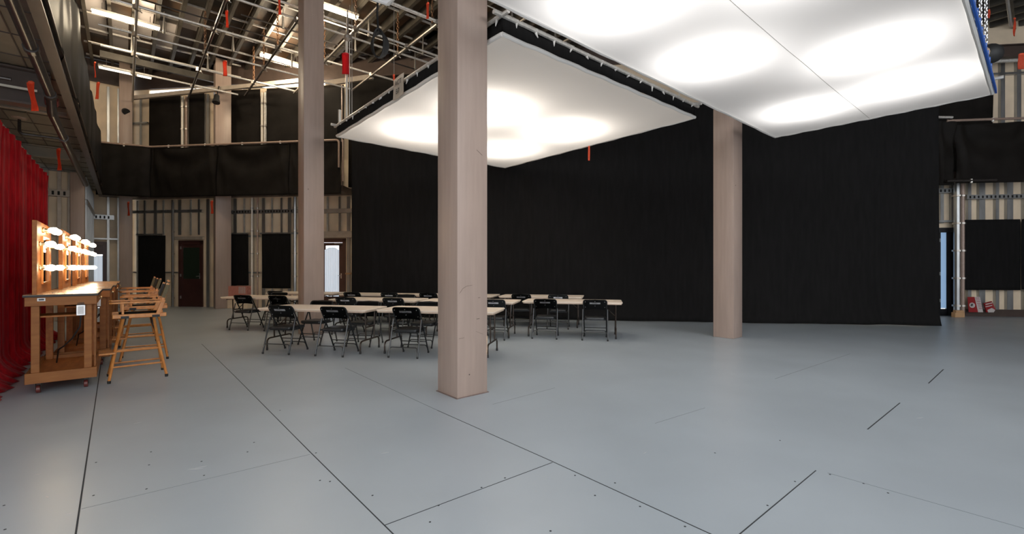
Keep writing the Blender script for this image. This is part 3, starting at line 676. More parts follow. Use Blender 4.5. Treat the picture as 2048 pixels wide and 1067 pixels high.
# grey cross channel below the joists in the far corner (painted steel)
t = thing('channel_beam', 'broad channel crossing below the joists in the far left corner', 'beam', uv(19.1, -0.6, 8.0), AV)
mb = MB(); mb.bar(uv(19.1, -0.6, 8.1), uv(19.1, 4.2, 8.1), 0.10, 0.20); mb.build('channel', M['joist'], t, world=True)
mb = MB(); hz = Vector((0, 0, 8.0)); hd = on_wall(1900, 0.06) - on_wall(258, 0.06)
mb.quadbox(on_wall(258, 0.06) + hz, hd, WN * 0.05, Vector((0, 0, 0.77))); mb.quadbox(uv(21.72, -2.5, 8.0), V * 2.6, U * 0.05, Vector((0, 0, 0.77))); struct('trim_5', mb, M['brown_steel'])
# right-hand piece of the grid seen beyond the big light box
grid2 = thing('lighting_grid', 'steel pipes of the grid at the upper right beyond the big light box', 'lighting grid', uv(2, 12, 7.4), AV)
for k, u_ in enumerate((-1.6, -0.6, 0.5, 1.5, 2.6, 3.6)):
    mb = MB(); mb.tube([uv(u_, 10.6, ZG), uv(u_, 17.0 - 0.3 * k, ZG)], 0.03, 8); mb.build('long_pipe', M['pipe'], grid2, world=True, smooth=True)
for v_ in (12.2, 14.3):
    mb = MB(); mb.tube([uv(-2.5, v_, ZG + 0.06), uv(5, v_, ZG + 0.06)], 0.03, 8); mb.build('cross_pipe', M['pipe_dark'], grid2, world=True, smooth=True)
a = wc(1985, 0.6, 7.35); b = wc(2090, 0.6, 7.35)
ibeam('brown steel beam at the upper right over the stud wall', a, b, 0.35, 0.2, 'brown_steel')
t = thing('curtain_pipe', 'straight steel pipe under the brown beam at upper right', 'pipe', wc(1990, 0.9, 7.1)); mb = MB(); mb.tube([wc(1975, 0.9, 7.15), wc(2095, 0.9, 7.15)], 0.05, 10); mb.build('pipe', M['pipe'], t, world=True, smooth=True)

# chains
def chain_mesh(mb, top, bot, r=0.030, wire=0.007, step=None):
    step = step or r * 1.5; n = int((top.z - bot.z) / step)
    for k in range(n):
        c = top.lerp(bot, (k + .5) / n); a = Vector((1, 0, 0)) if k % 2 else Vector((0, 1, 0))
        pts = [c + a * math.cos(t * math.pi / 3) * r * 0.55 + Vector((0, 0, math.sin(t * math.pi / 3) * r)) for t in range(7)]
        mb.tube(pts, wire, 4, cap=False)
def chain(label, u_, v_, m='chip', z1=8.5, z0=ZG + 0.05, group='chains holding the pipe grid'):
    t = uv(u_, v_); o = thing('hanging_chain', label, 'chain', uv(u_, v_, z0), 0, group)
    mb = MB(); chain_mesh(mb, uv(u_, v_, z1), uv(u_, v_, z0), 0.05, 0.011); mb.build('links', M[m], o, world=True)
    mb = MB(); mb.lathe(uv(u_, v_, z0 - 0.05), (0, 0, 1), [(0, 0.02), (0.02, 0.045), (0.08, 0.045), (0.1, 0.02)], 8); mb.build('shackle', M['clamp'], o, world=True)
M['rust'] = mat('rusty_chain', (0.20, 0.10, 0.05, 1), 0.5, 0.6, 0.2, 30)
for (u_, v_, lab) in ((13.4, 0.2, 'rusty chain holding the grid far left beneath the bright tube'), (15.0, 1.68, 'rusty chain holding the grid above the far brown pillar'), (11.6, 1.68, 'rusty chain high on the grid left of the tan pillar'),
                      (15.0, 3.13, 'chain holding the grid beside the fluorescent tube left of the tan pillar'), (13.4, 3.13, 'chain dropping to the grid just left of the tan pillar'), (16.4, 3.13, 'chain near the wall channel left of the tan pillar'),
                      (11.06, 4.35, 'chain on the grid just right of the tan pillar'), (13.4, 4.35, 'chain to the grid behind the red ribbon pole'), (11.6, 5.75, 'chain on the grid between the two tall pillars'), (9.75, 5.75, 'chain on the grid near the nearest pillar')):
    chain(lab, u_, v_, 'rust')
# hanging pole with rope
t = thing('hanging_pole', 'slim pale pole with a rope hanging from the grid right of the tan pillar', 'pole', (-3.85, 10.6, 4.75))
mb = MB(); mb.tube([(-3.87, 10.6, 4.85), (-3.87, 10.6, 6.75)], 0.028, 10); mb.build('pole', M['white_metal'], t, world=True, smooth=True)
mb = MB(); mb.tube([(-3.80, 10.6, 4.9), (-3.80, 10.6, 6.72)], 0.010, 6); mb.build('rope', M['white_cloth'], t, world=True)
mb = MB(); mb.lathe((-3.85, 10.6, 6.72), (0, 0, 1), [(0, 0.03), (0.05, 0.09), (0.12, 0.09), (0.2, 0.03), (0.75, 0.012)], 10); mb.build('pulley', M['clamp'], t, world=True)
# coil of black cable on the grid
t = thing('cable_coil', 'coil of black cable hung on the grid near the nearest pillar', 'cable', uv(9.75, 4.5, 7.0))
c = Vector((-2.45, 8.3, 5.55)); mb = MB()
for k in range(6):
    mb.tube([c + Vector((math.cos(a_) * (0.10 + 0.012 * k), 0.02 * k, math.sin(a_) * (0.27 - 0.01 * k))) for a_ in [i * math.pi / 10 for i in range(21)]], 0.016, 6, cap=False)
mb.tube([c + Vector((0, 0, 0.2)), c + Vector((-0.05, 0.1, 0.6)), c + Vector((-0.02, 0.2, 1.75))], 0.02, 6)
t.location = c - Vector((0, 0, 0.3)); mb.build('cable', M['rubber'], t, world=True)
# fluorescent fixtures
def tube_light(label, a, b, m='tube', power=True):
    a = Vector(a); b = Vector(b); t = thing('fluorescent_light', label, 'ceiling light', a.lerp(b, 0.5), AV, None); up = Vector((0, 0, 1))
    mb = MB(); mb.bar(a + up * 0.07, b + up * 0.07, 0.16, 0.06); mb.build('housing', M['white_metal'], t, world=True)
    for k in (-1, 1):
        mb = MB(); d = (b - a).normalized(); s_ = Vector((-d.y, d.x, 0)) * 0.04 * k; mb.tube([a + s_ + d * 0.02, b + s_ - d * 0.02], 0.022, 8); mb.build('tube', M[m], t, world=True, smooth=True)
    for q in (a.lerp(b, .15), a.lerp(b, .85)): mb = MB(); mb.tube([q + up * 0.1, q + up * (8.5 - q.z)], 0.008, 6); mb.build('hanger', M['clamp'], t, world=True)
def gp(px, py, z): d = FPX * (z - EYE) / (CY - py); return Vector(((px - CX) / FPX * d, d, z))
tube_light('long bright fluorescent light high in the upper left roof', gp(182, 22, 8.2), gp(320, 60, 8.2))
tube_light('bright fluorescent light in the roof just left of the tan pillar', gp(520, 110, 8.2), gp(606, 136, 8.2))
tube_light('bright fluorescent light in the roof just right of the tan pillar', gp(600, -2, 8.2), gp(716, 38, 8.2))
tube_light('dim far fluorescent light below the long bright one in the corner', gp(196, 134, 8.0), gp(304, 157, 8.0), 'tube_dim')
for (px, py) in ((250, 60), (560, 135), (665, 40)):
    q = gp(px, py, 7.9); l = bpy.data.lights.new('tube_glow', 'POINT'); l.energy = 95; l.color = (1.0, 0.82, 0.58); l.shadow_soft_size = 0.25
    o = bpy.data.objects.new('tube_glow', l); COL.objects.link(o); o.location = q

# upper black wall panels
def cloth_on_wall(label, a, b, z0, z1, off=0.13, m='black_cloth', seed=0, name='blackout_cloth', fold=0.012, group=None):
    P = on_wall(a, off); Q = on_wall(b, off)
    return drape(name, label, 'blackout cloth', Vector((P.x, P.y, 0)), (Q - P).normalized(), (Q - P).length, z0, z1, M[m], fold, 4, seed, nx=30, nz=18, group=group)
cloth_on_wall('black cloth stretched on the upper far wall, leftmost above the balcony', 299, 361, 5.3, 7.76, m='band_cloth', seed=41)
cloth_on_wall('narrow black cloth on the upper far wall left of the far brown pillar', 378, 409, 5.3, 7.76, m='band_cloth', seed=42)
cloth_on_wall('black cloth on the upper far wall just right of the far brown pillar', 458, 521, 5.3, 7.76, m='band_cloth', seed=43)
cloth_on_wall('black cloth on the upper far wall left of the tan pillar', 534, 606, 5.3, 7.76, m='band_cloth', seed=44)
cloth_on_wall('black cloth on the upper far wall right of the tan pillar', 640, 688, 5.3, 7.76, m='band_cloth', seed=45)
cloth_on_wall('black cloth on the upper far wall above the light box corner', 697, 900, 4.2, 8.0, m='band_cloth', seed=46)
cloth_on_wall('black cloth over the window left of the maroon door', 277, 331, 0.66, 2.60, seed=47)
cloth_on_wall('black cloth over the window right of the far brown pillar', 446, 497, 0.80, 2.62, seed=48)
cloth_on_wall('black cloth over the window next to the tan pillar', 524, 582, 0.70, 2.62, seed=49)
cloth_on_wall('wide black blanket hung on the studs at the far right', 1924, 2040, 0.78, 2.83, off=0.2, seed=50)
cloth_on_wall('black blanket cut by the right edge of the view', 2042, 2075, 0.80, 2.83, off=0.2, seed=51)
cloth_on_wall('brown black cloth behind the right balcony under the roof', 1790, 1986, 5.3, 6.75, off=0.2, m='band_cloth', seed=52)
# bits of trim beside the lower cloths
def vpipe(label, px, off, z0, z1, r, m, name='conduit', extra=None):
    q = on_wall(px, off); t = thing(name, label, 'pipe', (q.x, q.y, z0)); mb = MB(); mb.tube([(0, 0, 0), (0, 0, z1 - z0)], r, 8); mb.build('pipe', M[m], t, smooth=True)
    mb = MB(); k = 0.3
    while k < z1 - z0: mb = MB(); mb.tube([(0, 0, k), (0, 0, k + 0.05)], r * 1.5, 8); mb.build('coupling', M['clamp'], t); k += 0.8
vpipe('thin vertical pipe on the studs left of the maroon door', 346, 0.2, 0, 3.8, 0.03, 'stud')
vpipe('thin vertical pipe between the two covered windows', 504, 0.2, 0, 3.9, 0.035, 'white_metal')
vpipe('second thin vertical pipe between the two covered windows', 515, 0.2, 0, 3.9, 0.03, 'pipe_brown')
vpipe('vertical pipe right of the last covered window', 590, 0.22, 0, 3.9, 0.05, 'stud')
vpipe('white post standing between upper black panels left of the far brown pillar', 365, 0.2, 5.3, 7.6, 0.045, 'white_metal')
vpipe('second pale post between the upper left black panels', 373, 0.2, 5.3, 7.6, 0.04, 'pipe_brown')
vpipe('white post between the two upper black panels near the tan pillar', 524, 0.2, 5.3, 7.6, 0.04, 'white_metal')
vpipe('cream post beside the white one near the tan pillar', 530, 0.2, 5.3, 7.6, 0.04, 'pipe')
vpipe('dark post right of the far brown pillar above the balcony', 453, 0.25, 5.3, 7.5, 0.06, 'stud')
vpipe('grey steel post between the dark door and the black blanket', 1914, 0.28, 0, 3.9, 0.075, 'stud')
vpipe('tan steel post just right of the dark door', 1925, 0.30, 0, 3.9, 0.05, 'pipe_brown')
t = thing('wood_block', 'small wooden block at the foot of the grey post', 'block', on_wall(1916, 0.42)); mb = MB(); mb.box(-0.14, 0.14, -0.06, 0.06, 0, 0.14); mb.box(-0.10, 0.13, -0.05, 0.05, 0.14, 0.20); mb.build('block', M['wood_raw'], t, bevel=0.006)
# red striped bundle under the covered window
q = on_wall(477, 0.30); t = thing('striped_bundle', 'red striped carton under the covered window beside the far pillar', 'carton', (q.x, q.y, 0.0), WA)
mb = MB(); mb.box(-0.42, 0.42, -0.14, 0.14, 0.30, 0.78); mb.build('carton', M['pink_card'], t, bevel=0.01)
mb = MB(); mb.box(-0.46, 0.46, -0.16, 0.16, 0.0, 0.30); mb.build('base_board', M['sheath'], t, bevel=0.01)
mb = MB()
for k in range(4): mb.box(0.12 + 0.07 * k, 0.155 + 0.07 * k, -0.143, -0.139, 0.52, 0.76)
mb.build('white_stripe', M['white_card'], t)

# camera-like black spotlights on the upper wall
def spot(label, p, aim, r=0.11, l=0.32):
    t = thing('spotlight', label, 'spotlight', p); p = Vector(p); aim = Vector(aim).normalized()
    mb = MB(); mb.lathe(p - aim * l / 2, aim, [(0, r * 0.5), (0.03, r * 0.7), (l * 0.6, r * 0.8), (l * 0.75, r), (l, r * 1.05)], 12); mb.build('housing', M['rubber'], t, world=True, smooth=True)
    mb = MB(); mb.tube([p, p + Vector((0.0, 0.05, 0.22)), p + Vector((-0.05, 0.2, 0.5))], 0.02, 6); mb.build('bracket', M['pipe_dark'], t, world=True)
q = at_wall(248, 0.75, 7.0); spot('black spotlight on the corner pillar above the balcony', q, (0.8, -0.3, -0.5))
q = at_wall(433, 1.05, 7.12); spot('black spotlight on the far brown pillar above the balcony', q, (0.1, -0.3, -0.9))

# ------------------------------------------------------------------ hung light boxes
def light_box(label, u0, u1, v0, v1, z, m, skirt=0.2, blue=False, seam_u=None):
    t = thing('light_box', label, 'light box', uv((u0 + u1) / 2, (v0 + v1) / 2, z), AV)
    mb = MB(); nx, ny = 36, 36
    def f(i, j):
        sag = 0.03 * (1 - (2 * i - 1) ** 2) * (1 - (2 * j - 1) ** 2)
        ed = 0.008 * noise.noise(Vector((i * 9, j * 9, u0)))
        return uv(u0 + (u1 - u0) * i, v0 + (v1 - v0) * j, z - sag + ed)
    mb.grid(f, nx, ny); mb.build('diffusion_cloth', M[m], t, world=True, smooth='all')
    cs = [uv(u0, v0), uv(u1, v0), uv(u1, v1), uv(u0, v1)]
    up = Vector((0, 0, 1))
    mb = MB()
    for a, b in zip(cs, cs[1:] + cs[:1]):
        n = 24; mb.tube([a.lerp(b, k / n) + up * (z + 0.012 + 0.006 * math.sin(k * 1.9)) for k in range(n + 1)], 0.026, 8)
    mb.build('rolled_edge', M['white_cloth'], t, world=True, smooth=True)
    for a, b in zip(cs, cs[1:] + cs[:1]):
        d = (b - a).normalized(); nn = Vector((d.y, -d.x, 0)); L_ = (b - a).length
        mb = MB(); mb.grid(lambda i, j: a + d * (i * L_) + nn * (0.012 * math.sin(i * 31) + 0.01) + up * (z + 0.035 + (skirt - 0.02) * j + 0.008 * math.sin(i * 23) * (1 - j)), 50, 3)
        mb.build('black_skirt', M['black_cloth'], t, world=True, smooth='all', solid=0.004)
    for k, (a, b) in enumerate(zip(cs, cs[1:] + cs[:1])):
        mb = MB(); d = (b - a).normalized(); mb.tube([a - d * 0.12 + up * (z + skirt + 0.03), b + d * 0.12 + up * (z + skirt + 0.03)], 0.026, 8)
        mb.build('frame_pipe', M['pipe'], t, world=True, smooth=True)
    mb = MB()      # white ties round the frame pipe
    for a, b in zip(cs, cs[1:] + cs[:1]):
        n = int((b - a).length / 0.30)
        for k in range(n):
            q = a.lerp(b, (k + .3) / n) + up * (z + skirt + 0.03); r_ = random.uniform(0.03, 0.10)
            mb = MB(); mb.tube([q + up * 0.012, q - up * 0.030, q + Vector((random.uniform(-.03, .03), random.uniform(-.03, .03), -r_))], 0, 6, True, [0.030, 0.016, 0.005]); mb.build('tie', M['white_cloth'], t, world=True)
    if blue:
        a, b = uv(u0 - 0.02, v0), uv(u0 - 0.02, v1)
        for (z0, z1, o) in ((z + 0.0, z + 0.07, 0.03), (z + 0.20, z + 0.27, 0.0)):
            mb = MB(); mb.quadbox(a - U * o + up * z0, b - a, U * 0.02, up * (z1 - z0)); mb.build('blue_frame', M['blue'], t, world=True)
        mb = MB()
        for k in range(14): q = a.lerp(b, 0.4 + k / 24) + up * (z + 0.27); mb.quadbox(q, V * 0.05, U * 0.02, up * 0.07)
        mb.build('blue_bracket', M['blue'], t, world=True)
    if seam_u is not None:
        mb = MB(); n = 30
        for k in range(n):
            j0, j1 = k / n, (k + 1) / n; i_ = (seam_u - u0) / (u1 - u0)
            mb.bar(f(i_, j0) - up * 0.002, f(i_, j1) - up * 0.002, 0.004, 0.003)
        mb.build('cloth_seam', M['clamp'], t, world=True)
    return t
lb1 = light_box('far square glowing white light box hung over the folding tables', 4.02, 9.33, 3.28, 7.72, PANEL_Z, 'soft_far')
lb2 = light_box('huge glowing white light box hung at the upper right, blue edged', 0.50, 3.56, 2.60, 10.12, PANEL_Z, 'soft_near', blue=True, seam_u=2.0)
lb3 = light_box('grey white light box corner at the top left of the nearest pillar', 1.6, 4.30, -0.30, 2.02, PANEL_Z, 'soft_dim')
# suspension wires of the boxes
for k, (u_, v_) in enumerate(((4.2, 3.5), (9.1, 3.5), (9.1, 7.5), (4.2, 7.5))):
    o = thing('suspension_wire', ('steel wire on the near corner of the far light box', 'steel wire on the left corner of the far light box', 'steel wire on the back corner of the far light box', 'steel wire on the right corner of the far light box')[k], 'wire', uv(u_, v_, PANEL_Z + 0.2), 0, 'wires holding the far light box')
    mb = MB(); mb.tube([(0, 0, 0.02), (0, 0, 3.1)], 0.006, 6); mb.build('wire', M['zinc'], o); mb = MB(); mb.lathe((0, 0, 0), (0, 0, 1), [(0, 0.02), (0.04, 0.03), (0.09, 0.01)], 8); mb.build('eye_bolt', M['clamp'], o)
# short upright pipe stubs at the left corner of the far box
t = thing('pipe_stub', 'short white pipe stub standing on the left corner of the far light box', 'pipe', uv(9.28, 3.32, PANEL_Z + 0.24)); mb = MB(); mb.tube([(0, 0, 0), (0, 0, 0.30)], 0.032, 10); mb.build('pipe', M['white_metal'], t, smooth=True); mb = MB(); mb.tube([(0.0, 0, 0.02), (0.16, 0, 0.08), (0.16, 0, 0.15)], 0.03, 8); mb.build('elbow', M['white_metal'], t, smooth=True)
# paper sign
t = thing('paper_sign', 'creased paper sign hung on the left edge of the far light box', 'sign', uv(8.15, 3.22, PANEL_Z + 0.12), AV - math.pi / 2 - 0 * 0.1)
t.location = uv(6.46, 3.235, PANEL_Z + 0.27)
mb = MB(); mb.grid(lambda i, j: Vector(((i - 0.5) * 0.38, -0.025 + 0.01 * math.sin(i * 4 + j * 2), -0.30 + 0.32 * j)), 8, 8); mb.build('sheet', M['paper'], t, solid=0.002, smooth='all')
text_mesh('lettering', 'ACT', 0.11, M['ink'], t, (0.02, -0.042, -0.115), (math.pi / 2, 0, 0)); text_mesh('lettering', 'B7', 0.11, M['ink'], t, (0.0, -0.042, -0.245), (math.pi / 2, 0, 0))
t.rotation_euler = (0, 0, AV + math.radians(90) + math.pi)
# chain hoist at the right end of the big box
t = thing('chain_hoist', 'black chain hoist bag with silver chains at the right corner of the big light box', 'chain hoist', (7.55, 7.1, 4.5))
hx = (1985 - CX) / FPX * 7.2
mb = MB(); mb.lathe((hx - 0.16, 7.2, 4.86), (1, 0.1, -0.15), [(0, 0.07), (0.03, 0.12), (0.10, 0.15), (0.20, 0.145), (0.27, 0.10), (0.29, 0.05)], 14); t.location = (hx, 7.2, 4.7); mb.build('bag', M['rubber'], t, world=True, smooth=True)
mb = MB(); mb.lathe((hx - 0.19, 7.2, 4.84), (1, 0.1, -0.15), [(0, 0.05), (0.02, 0.10), (0.05, 0.10)], 14); mb.build('end_cap', M['chip'], t, world=True)
mb = MB()
for dx in (-0.10, -0.18): chain_mesh(mb, Vector((hx + dx * 1.2, 7.2, 7.1)), Vector((hx + dx, 7.2, 5.0)), 0.035, 0.010)
mb.build('silver_chain', M['zinc'], t, world=True)

# ------------------------------------------------------------------ makeup stations
def vanity(u0, label, zs=1.0):
    t = thing('makeup_station', label, 'makeup station', uv(u0, -0.86), AV, 'wheeled makeup stations beside the red curtain')
    Wd, Ln = 0.60, 1.38; zb0, zb1, zt = 0.125, 0.245, 1.135
    # base frame: boards on edge and a deck
    mb = MB(); mb.box(0, Wd, 0, 0.035, zb0, zb1); mb.box(0, Wd, Ln - 0.035, Ln, zb0, zb1); mb.box(0, 0.035, 0.035, Ln - 0.035, zb0, zb1); mb.box(Wd - 0.035, Wd, 0.035, Ln - 0.035, zb0, zb1)
    mb.build('base_frame', M['wood_end'], t, bevel=0.004)
    mb = MB(); mb.box(0.035, Wd - 0.035, 0.035, Ln - 0.035, zb0 + 0.05, zb0 + 0.075); mb.build('base_shelf', M['wood'], t)
    for (x, y) in ((0.045, 0.02), (Wd - 0.115, 0.02), (0.045, Ln - 0.09), (Wd - 0.115, Ln - 0.09)):
        mb = MB(); mb.box(x, x + 0.07, y + 0.016, y + 0.086, zb0 + 0.075, zt - 0.10); mb.build('leg', M['wood_end'] if y < 0.5 else M['wood'], t, bevel=0.004)
    mb = MB(); mb.box(0.0, Wd, 0, 0.03, zt - 0.13, zt - 0.028); mb.box(0, Wd, Ln - 0.03, Ln, zt - 0.13, zt - 0.028); mb.box(0, 0.03, 0.03, Ln - 0.03, zt - 0.13, zt - 0.028); mb.box(Wd - 0.03, Wd, 0.03, Ln - 0.03, zt - 0.13, zt - 0.028)
    mb.build('apron', M['wood_end'], t, bevel=0.003)
    mb = MB(); mb.box(-0.015, Wd + 0.015, -0.015, Ln + 0.015, zt - 0.028, zt - 0.004); mb.build('top_edge', M['edge_black'], t, bevel=0.003)
    mb = MB(); mb.box(-0.012, Wd + 0.012, -0.012, Ln + 0.012, zt - 0.004, zt); mb.build('top', M['wood_top'], t)
    mb = MB(); mb.box(0.08, Wd - 0.09, 0.08, 0.48, 0.865, 0.885); mb.build('shelf', M['wood'], t, bevel=0.003)
    mb = MB(); mb.box(Wd - 0.03, Wd - 0.012, 0.10, 0.30, zb1 - 0.05, zt - 0.13); mb.build('side_panel', M['wood_end'], t)
    # hutch board
    bx = 0.095
    mb = MB(); mb.box(0.055, bx, 0.03, Ln - 0.03, zt, 1.985)
    brd = mb.build('mirror_board', M['wood'], t, bevel=0.004)
    mb = MB(); mb.box(bx, bx + 0.006, 0.42, Ln - 0.42, zt + 0.13, 1.80); mb.build('mirror', M['mirror'], brd)
    mb = MB()
    for (a, b, c, d) in ((0.395, 0.42, zt + 0.11, 1.82), (Ln - 0.42, Ln - 0.395, zt + 0.11, 1.82)): mb.box(bx, bx + 0.016, a, b, c, d)
    mb.box(bx, bx + 0.016, 0.42, Ln - 0.42, zt + 0.11, zt + 0.13); mb.box(bx, bx + 0.016, 0.42, Ln - 0.42, 1.80, 1.82); mb.build('mirror_frame', M['oak'], brd)
    for (y, z) in ((0.50, 1.90), (0.88, 1.90), (0.22, 1.72), (1.16, 1.72), (0.22, 1.44), (1.16, 1.44)):
        mb = MB(); mb.lathe((bx, y, z), (1, 0, 0), [(0, 0.035), (0.012, 0.034), (0.018, 0.022), (0.05, 0.02)], 12); sk = mb.build('socket', M['brass'], brd, smooth=True)
        mb = MB(); mb.lathe((bx + 0.045, y, z), (1, 0, 0), [(0, 0.018), (0.018, 0.030), (0.036, 0.034), (0.055, 0.038), (0.074, 0.035), (0.090, 0.022), (0.097, 0.003)], 14); mb.build('bulb', M['bulb'], brd, smooth='all')
    # casters
    for (x, y) in ((0.10, 0.10), (Wd - 0.10, 0.10), (0.10, Ln - 0.10), (Wd - 0.10, Ln - 0.10)):
        mb = MB(); mb.box(x - 0.045, x + 0.045, y - 0.04, y + 0.04, zb0 - 0.006, zb0); mb.box(x - 0.026, x - 0.021, y - 0.03, y + 0.03, 0.045, zb0); mb.box(x + 0.021, x + 0.026, y - 0.03, y + 0.03, 0.045, zb0); c = mb.build('caster', M['rubber'], t)
        mb = MB(); mb.lathe((x - 0.019, y, 0.045), (1, 0, 0), [(0, 0.040), (0.004, 0.045), (0.034, 0.045), (0.038, 0.040)], 16); mb.build('wheel', M['wheel_red'], c, smooth=True)
    # outlet box and cord
    mb = MB(); mb.box(Wd - 0.18, Wd - 0.10, -0.002, 0.05, 0.875, 1.0); ob = mb.build('outlet_box', M['zinc'], t, bevel=0.004)
    mb = MB(); mb.box(Wd - 0.167, Wd - 0.113, -0.006, -0.002, 0.89, 0.985); mb.build('socket_face', M['white_plastic'], ob)
    mb = MB(); mb.box(Wd - 0.17, Wd - 0.11, 0.0, 0.045, 1.0, 1.03); mb.build('plug', M['rubber'], ob)
    mb = MB(); mb.tube([(Wd - 0.14, 0.02, 0.88), (Wd - 0.15, 0.04, 0.74), (Wd - 0.22, 0.10, 0.60), (Wd - 0.30, 0.22, 0.50), (Wd - 0.36, 0.40, 0.44), (Wd - 0.4, 0.7, 0.24)], 0.008, 6); mb.build('cord', M['rubber'], ob, smooth=True)
    mb = MB(); mb.box(0.10, 0.165, -0.003, 0, zt - 0.075, zt - 0.04); st = mb.build('sticker', M['white_plastic'], t)
    mb = MB(); mb.box(0.112, 0.155, -0.004, -0.003, zt - 0.066, zt - 0.048); mb.build('barcode', M['ink'], st)
    mb = MB(); mb.lathe((Wd, 0.55, zt - 0.08), (1, 0, 0), [(0, 0.01), (0.012, 0.01), (0.02, 0.02), (0.03, 0.014)], 10); mb.build('knob', M['brass'], t)
    return t
for k, (u0, lab) in enumerate(((7.42, 'nearest wheeled wooden makeup station with lit bulbs and a white outlet'), (8.98, 'second nearest wooden makeup station from the camera, bulbs lit'), (10.54, 'third wooden makeup station along the red curtain, bulbs lit'), (12.10, 'farthest wooden makeup station along the red curtain, bulbs lit'))):
    if k == 0:
        v0 = vanity(u0, lab)
        for o in [v0] + list(v0.children_recursive): KID[o.name] = list(o.children)
    else:
        c = copy_tree(v0); c.location = uv(u0, -0.86 + (0, 0.09, 0.13, 0.16)[k]); c['label'] = lab
# cable heap on the floor behind the stations
t = thing('floor_cable', 'black power cable lying on the floor under the makeup stations', 'cable', uv(9.4, -1.0))
mb = MB(); mb.tube([uv(8.6, -0.95, 0.012), uv(8.9, -0.8, 0.012), uv(9.05, -0.92, 0.05), uv(9.25, -1.02, 0.012), uv(10.0, -0.98, 0.012), uv(11.5, -1.0, 0.012)], 0.011, 6); mb.build('cable', M['rubber'], t, world=True, smooth=True)
mb = MB(); mb.lathe(uv(9.06, -0.92, 0.06), V, [(-0.06, 0.02), (-0.03, 0.03), (0.04, 0.03), (0.06, 0.02)], 10); mb.build('connector', M['brass'], t, world=True)

# ------------------------------------------------------------------ tall director chairs (face -V, local +y = forward)
def director(label):
    t = thing('tall_director_chair', label, 'director chair', (0, 0, 0), 0, 'tall wooden director chairs at the makeup stations')
    S = 0.80
    for sx in (-1, 1):
        mb = MB(); mb.box(sx * 0.245 - 0.018, sx * 0.245 + 0.018, -0.27, 0.27, S, S + 0.05); r = mb.build('seat_rail', M['oak'], t, bevel=0.006)
        mb = MB()
        for y in (-0.16, 0.15): mb.box(sx * 0.245 - 0.0205, sx * 0.245 + 0.0205, y - 0.04, y + 0.04, S - 0.003, S + 0.028)
        mb.build('strap', M['rubber'], r)
        for (yf, yt) in ((0.30, 0.16), (-0.27, -0.14)):
            mb = MB(); a = Vector((sx * 0.26, yf, 0.03)); b = Vector((-sx * 0.225, yt, S)); mb.tube([a, a.lerp(b, 0.5), b], 0.016, 10, True, [0.016, 0.019, 0.016])
            l = mb.build('leg', M['oak'], t, smooth=True); mb = MB(); mb.lathe((a.x, a.y, 0), (0, 0, 1), [(0, 0.017), (0.035, 0.019)], 10); mb.build('foot_cap', M['rubber'], l)
    def lp(sx, front, z):
        yf, yt = (0.30, 0.16) if front else (-0.27, -0.14); k = (z - 0.03) / (S - 0.03)
        return Vector((sx * 0.26, yf, 0.03)).lerp(Vector((-sx * 0.225, yt, S)), k)
    for sx in (-1, 1):
        for z in (0.18, 0.36):
            mb = MB(); mb.tube([lp(sx, True, z), lp(sx, False, z)], 0.011, 8); mb.build('stretcher', M['oak'], t, smooth=True)
    mb = MB(); q = lp(-1, True, 0.33); mb.box(-0.17, 0.17, q.y - 0.01, q.y + 0.15, 0.345, 0.365); mb.build('footrest', M['oak'], t, bevel=0.004)
    mb = MB()
    for sx in (-1, 1): mb.tube([lp(sx, True, 0.62), Vector((sx * 0.05, 0.15, 0.70)), Vector((sx * 0.2, 0.14, S - 0.01))], 0.008, 6); mb.tube([lp(sx, False, 0.55), Vector((sx * 0.05, -0.14, 0.68)), Vector((sx * 0.2, -0.13, S - 0.01))], 0.008, 6)
    mb.build('folding_hinge', M['pipe_dark'], t)
    mb = MB(); mb.grid(lambda i, j: Vector((-0.245 + 0.49 * i, -0.20 + 0.40 * j, S + 0.052 - 0.035 * (1 - (2 * i - 1) ** 2))), 12, 4); mb.build('seat_cloth', M['canvas'], t, solid=0.005, smooth='all')
    for sx in (-1, 1):
        mb = MB(); mb.bar((sx * 0.25, 0.17, S + 0.05), (sx * 0.25, 0.17, 0.985), 0.035, 0.024, Vector((0, 1, 0))); mb.build('arm_post', M['oak'], t, bevel=0.004)
        mb = MB(); mb.prism([Vector((sx * 0.25 + a, b, 0.985)) for a, b in ((-0.027, -0.24), (0.027, -0.24), (0.027, 0.27), (0.012, 0.30), (-0.012, 0.30), (-0.027, 0.27))], Vector((0, 0, 0.020))); mb.build('armrest', M['oak'], t, bevel=0.005)
        mb = MB(); mb.bar((sx * 0.25, -0.18, S + 0.03), (sx * 0.25, -0.24, 1.02), 0.036, 0.045, Vector((0, 1, 0))); mb.bar((sx * 0.25, -0.225, 1.0), (sx * 0.25, -0.29, 1.235), 0.026, 0.03, Vector((0, 1, 0))); mb.build('back_post', M['oak'], t, bevel=0.004)
    mb = MB(); mb.grid(lambda i, j: Vector((-0.268 + 0.536 * i, -0.222 - 0.015 - 0.058 * j - 0.02 * (1 - (2 * i - 1) ** 2), 1.045 + 0.17 * j)), 12, 4); bc = mb.build('back_cloth', M['canvas_olive'], t, solid=0.006, smooth='all')
    for sx in (-1, 1): mb = MB(); mb.bar((sx * 0.25, -0.238, 1.045), (sx * 0.25, -0.285, 1.215), 0.036, 0.040, Vector((0, 1, 0))); mb.build('sleeve', M['canvas_olive'] if sx < 0 else M['canvas'], bc, bevel=0.006)
    return t
d0 = director('nearest tall wooden director chair facing the makeup stations')
for o in [d0] + list(d0.children_recursive): KID[o.name] = list(o.children)
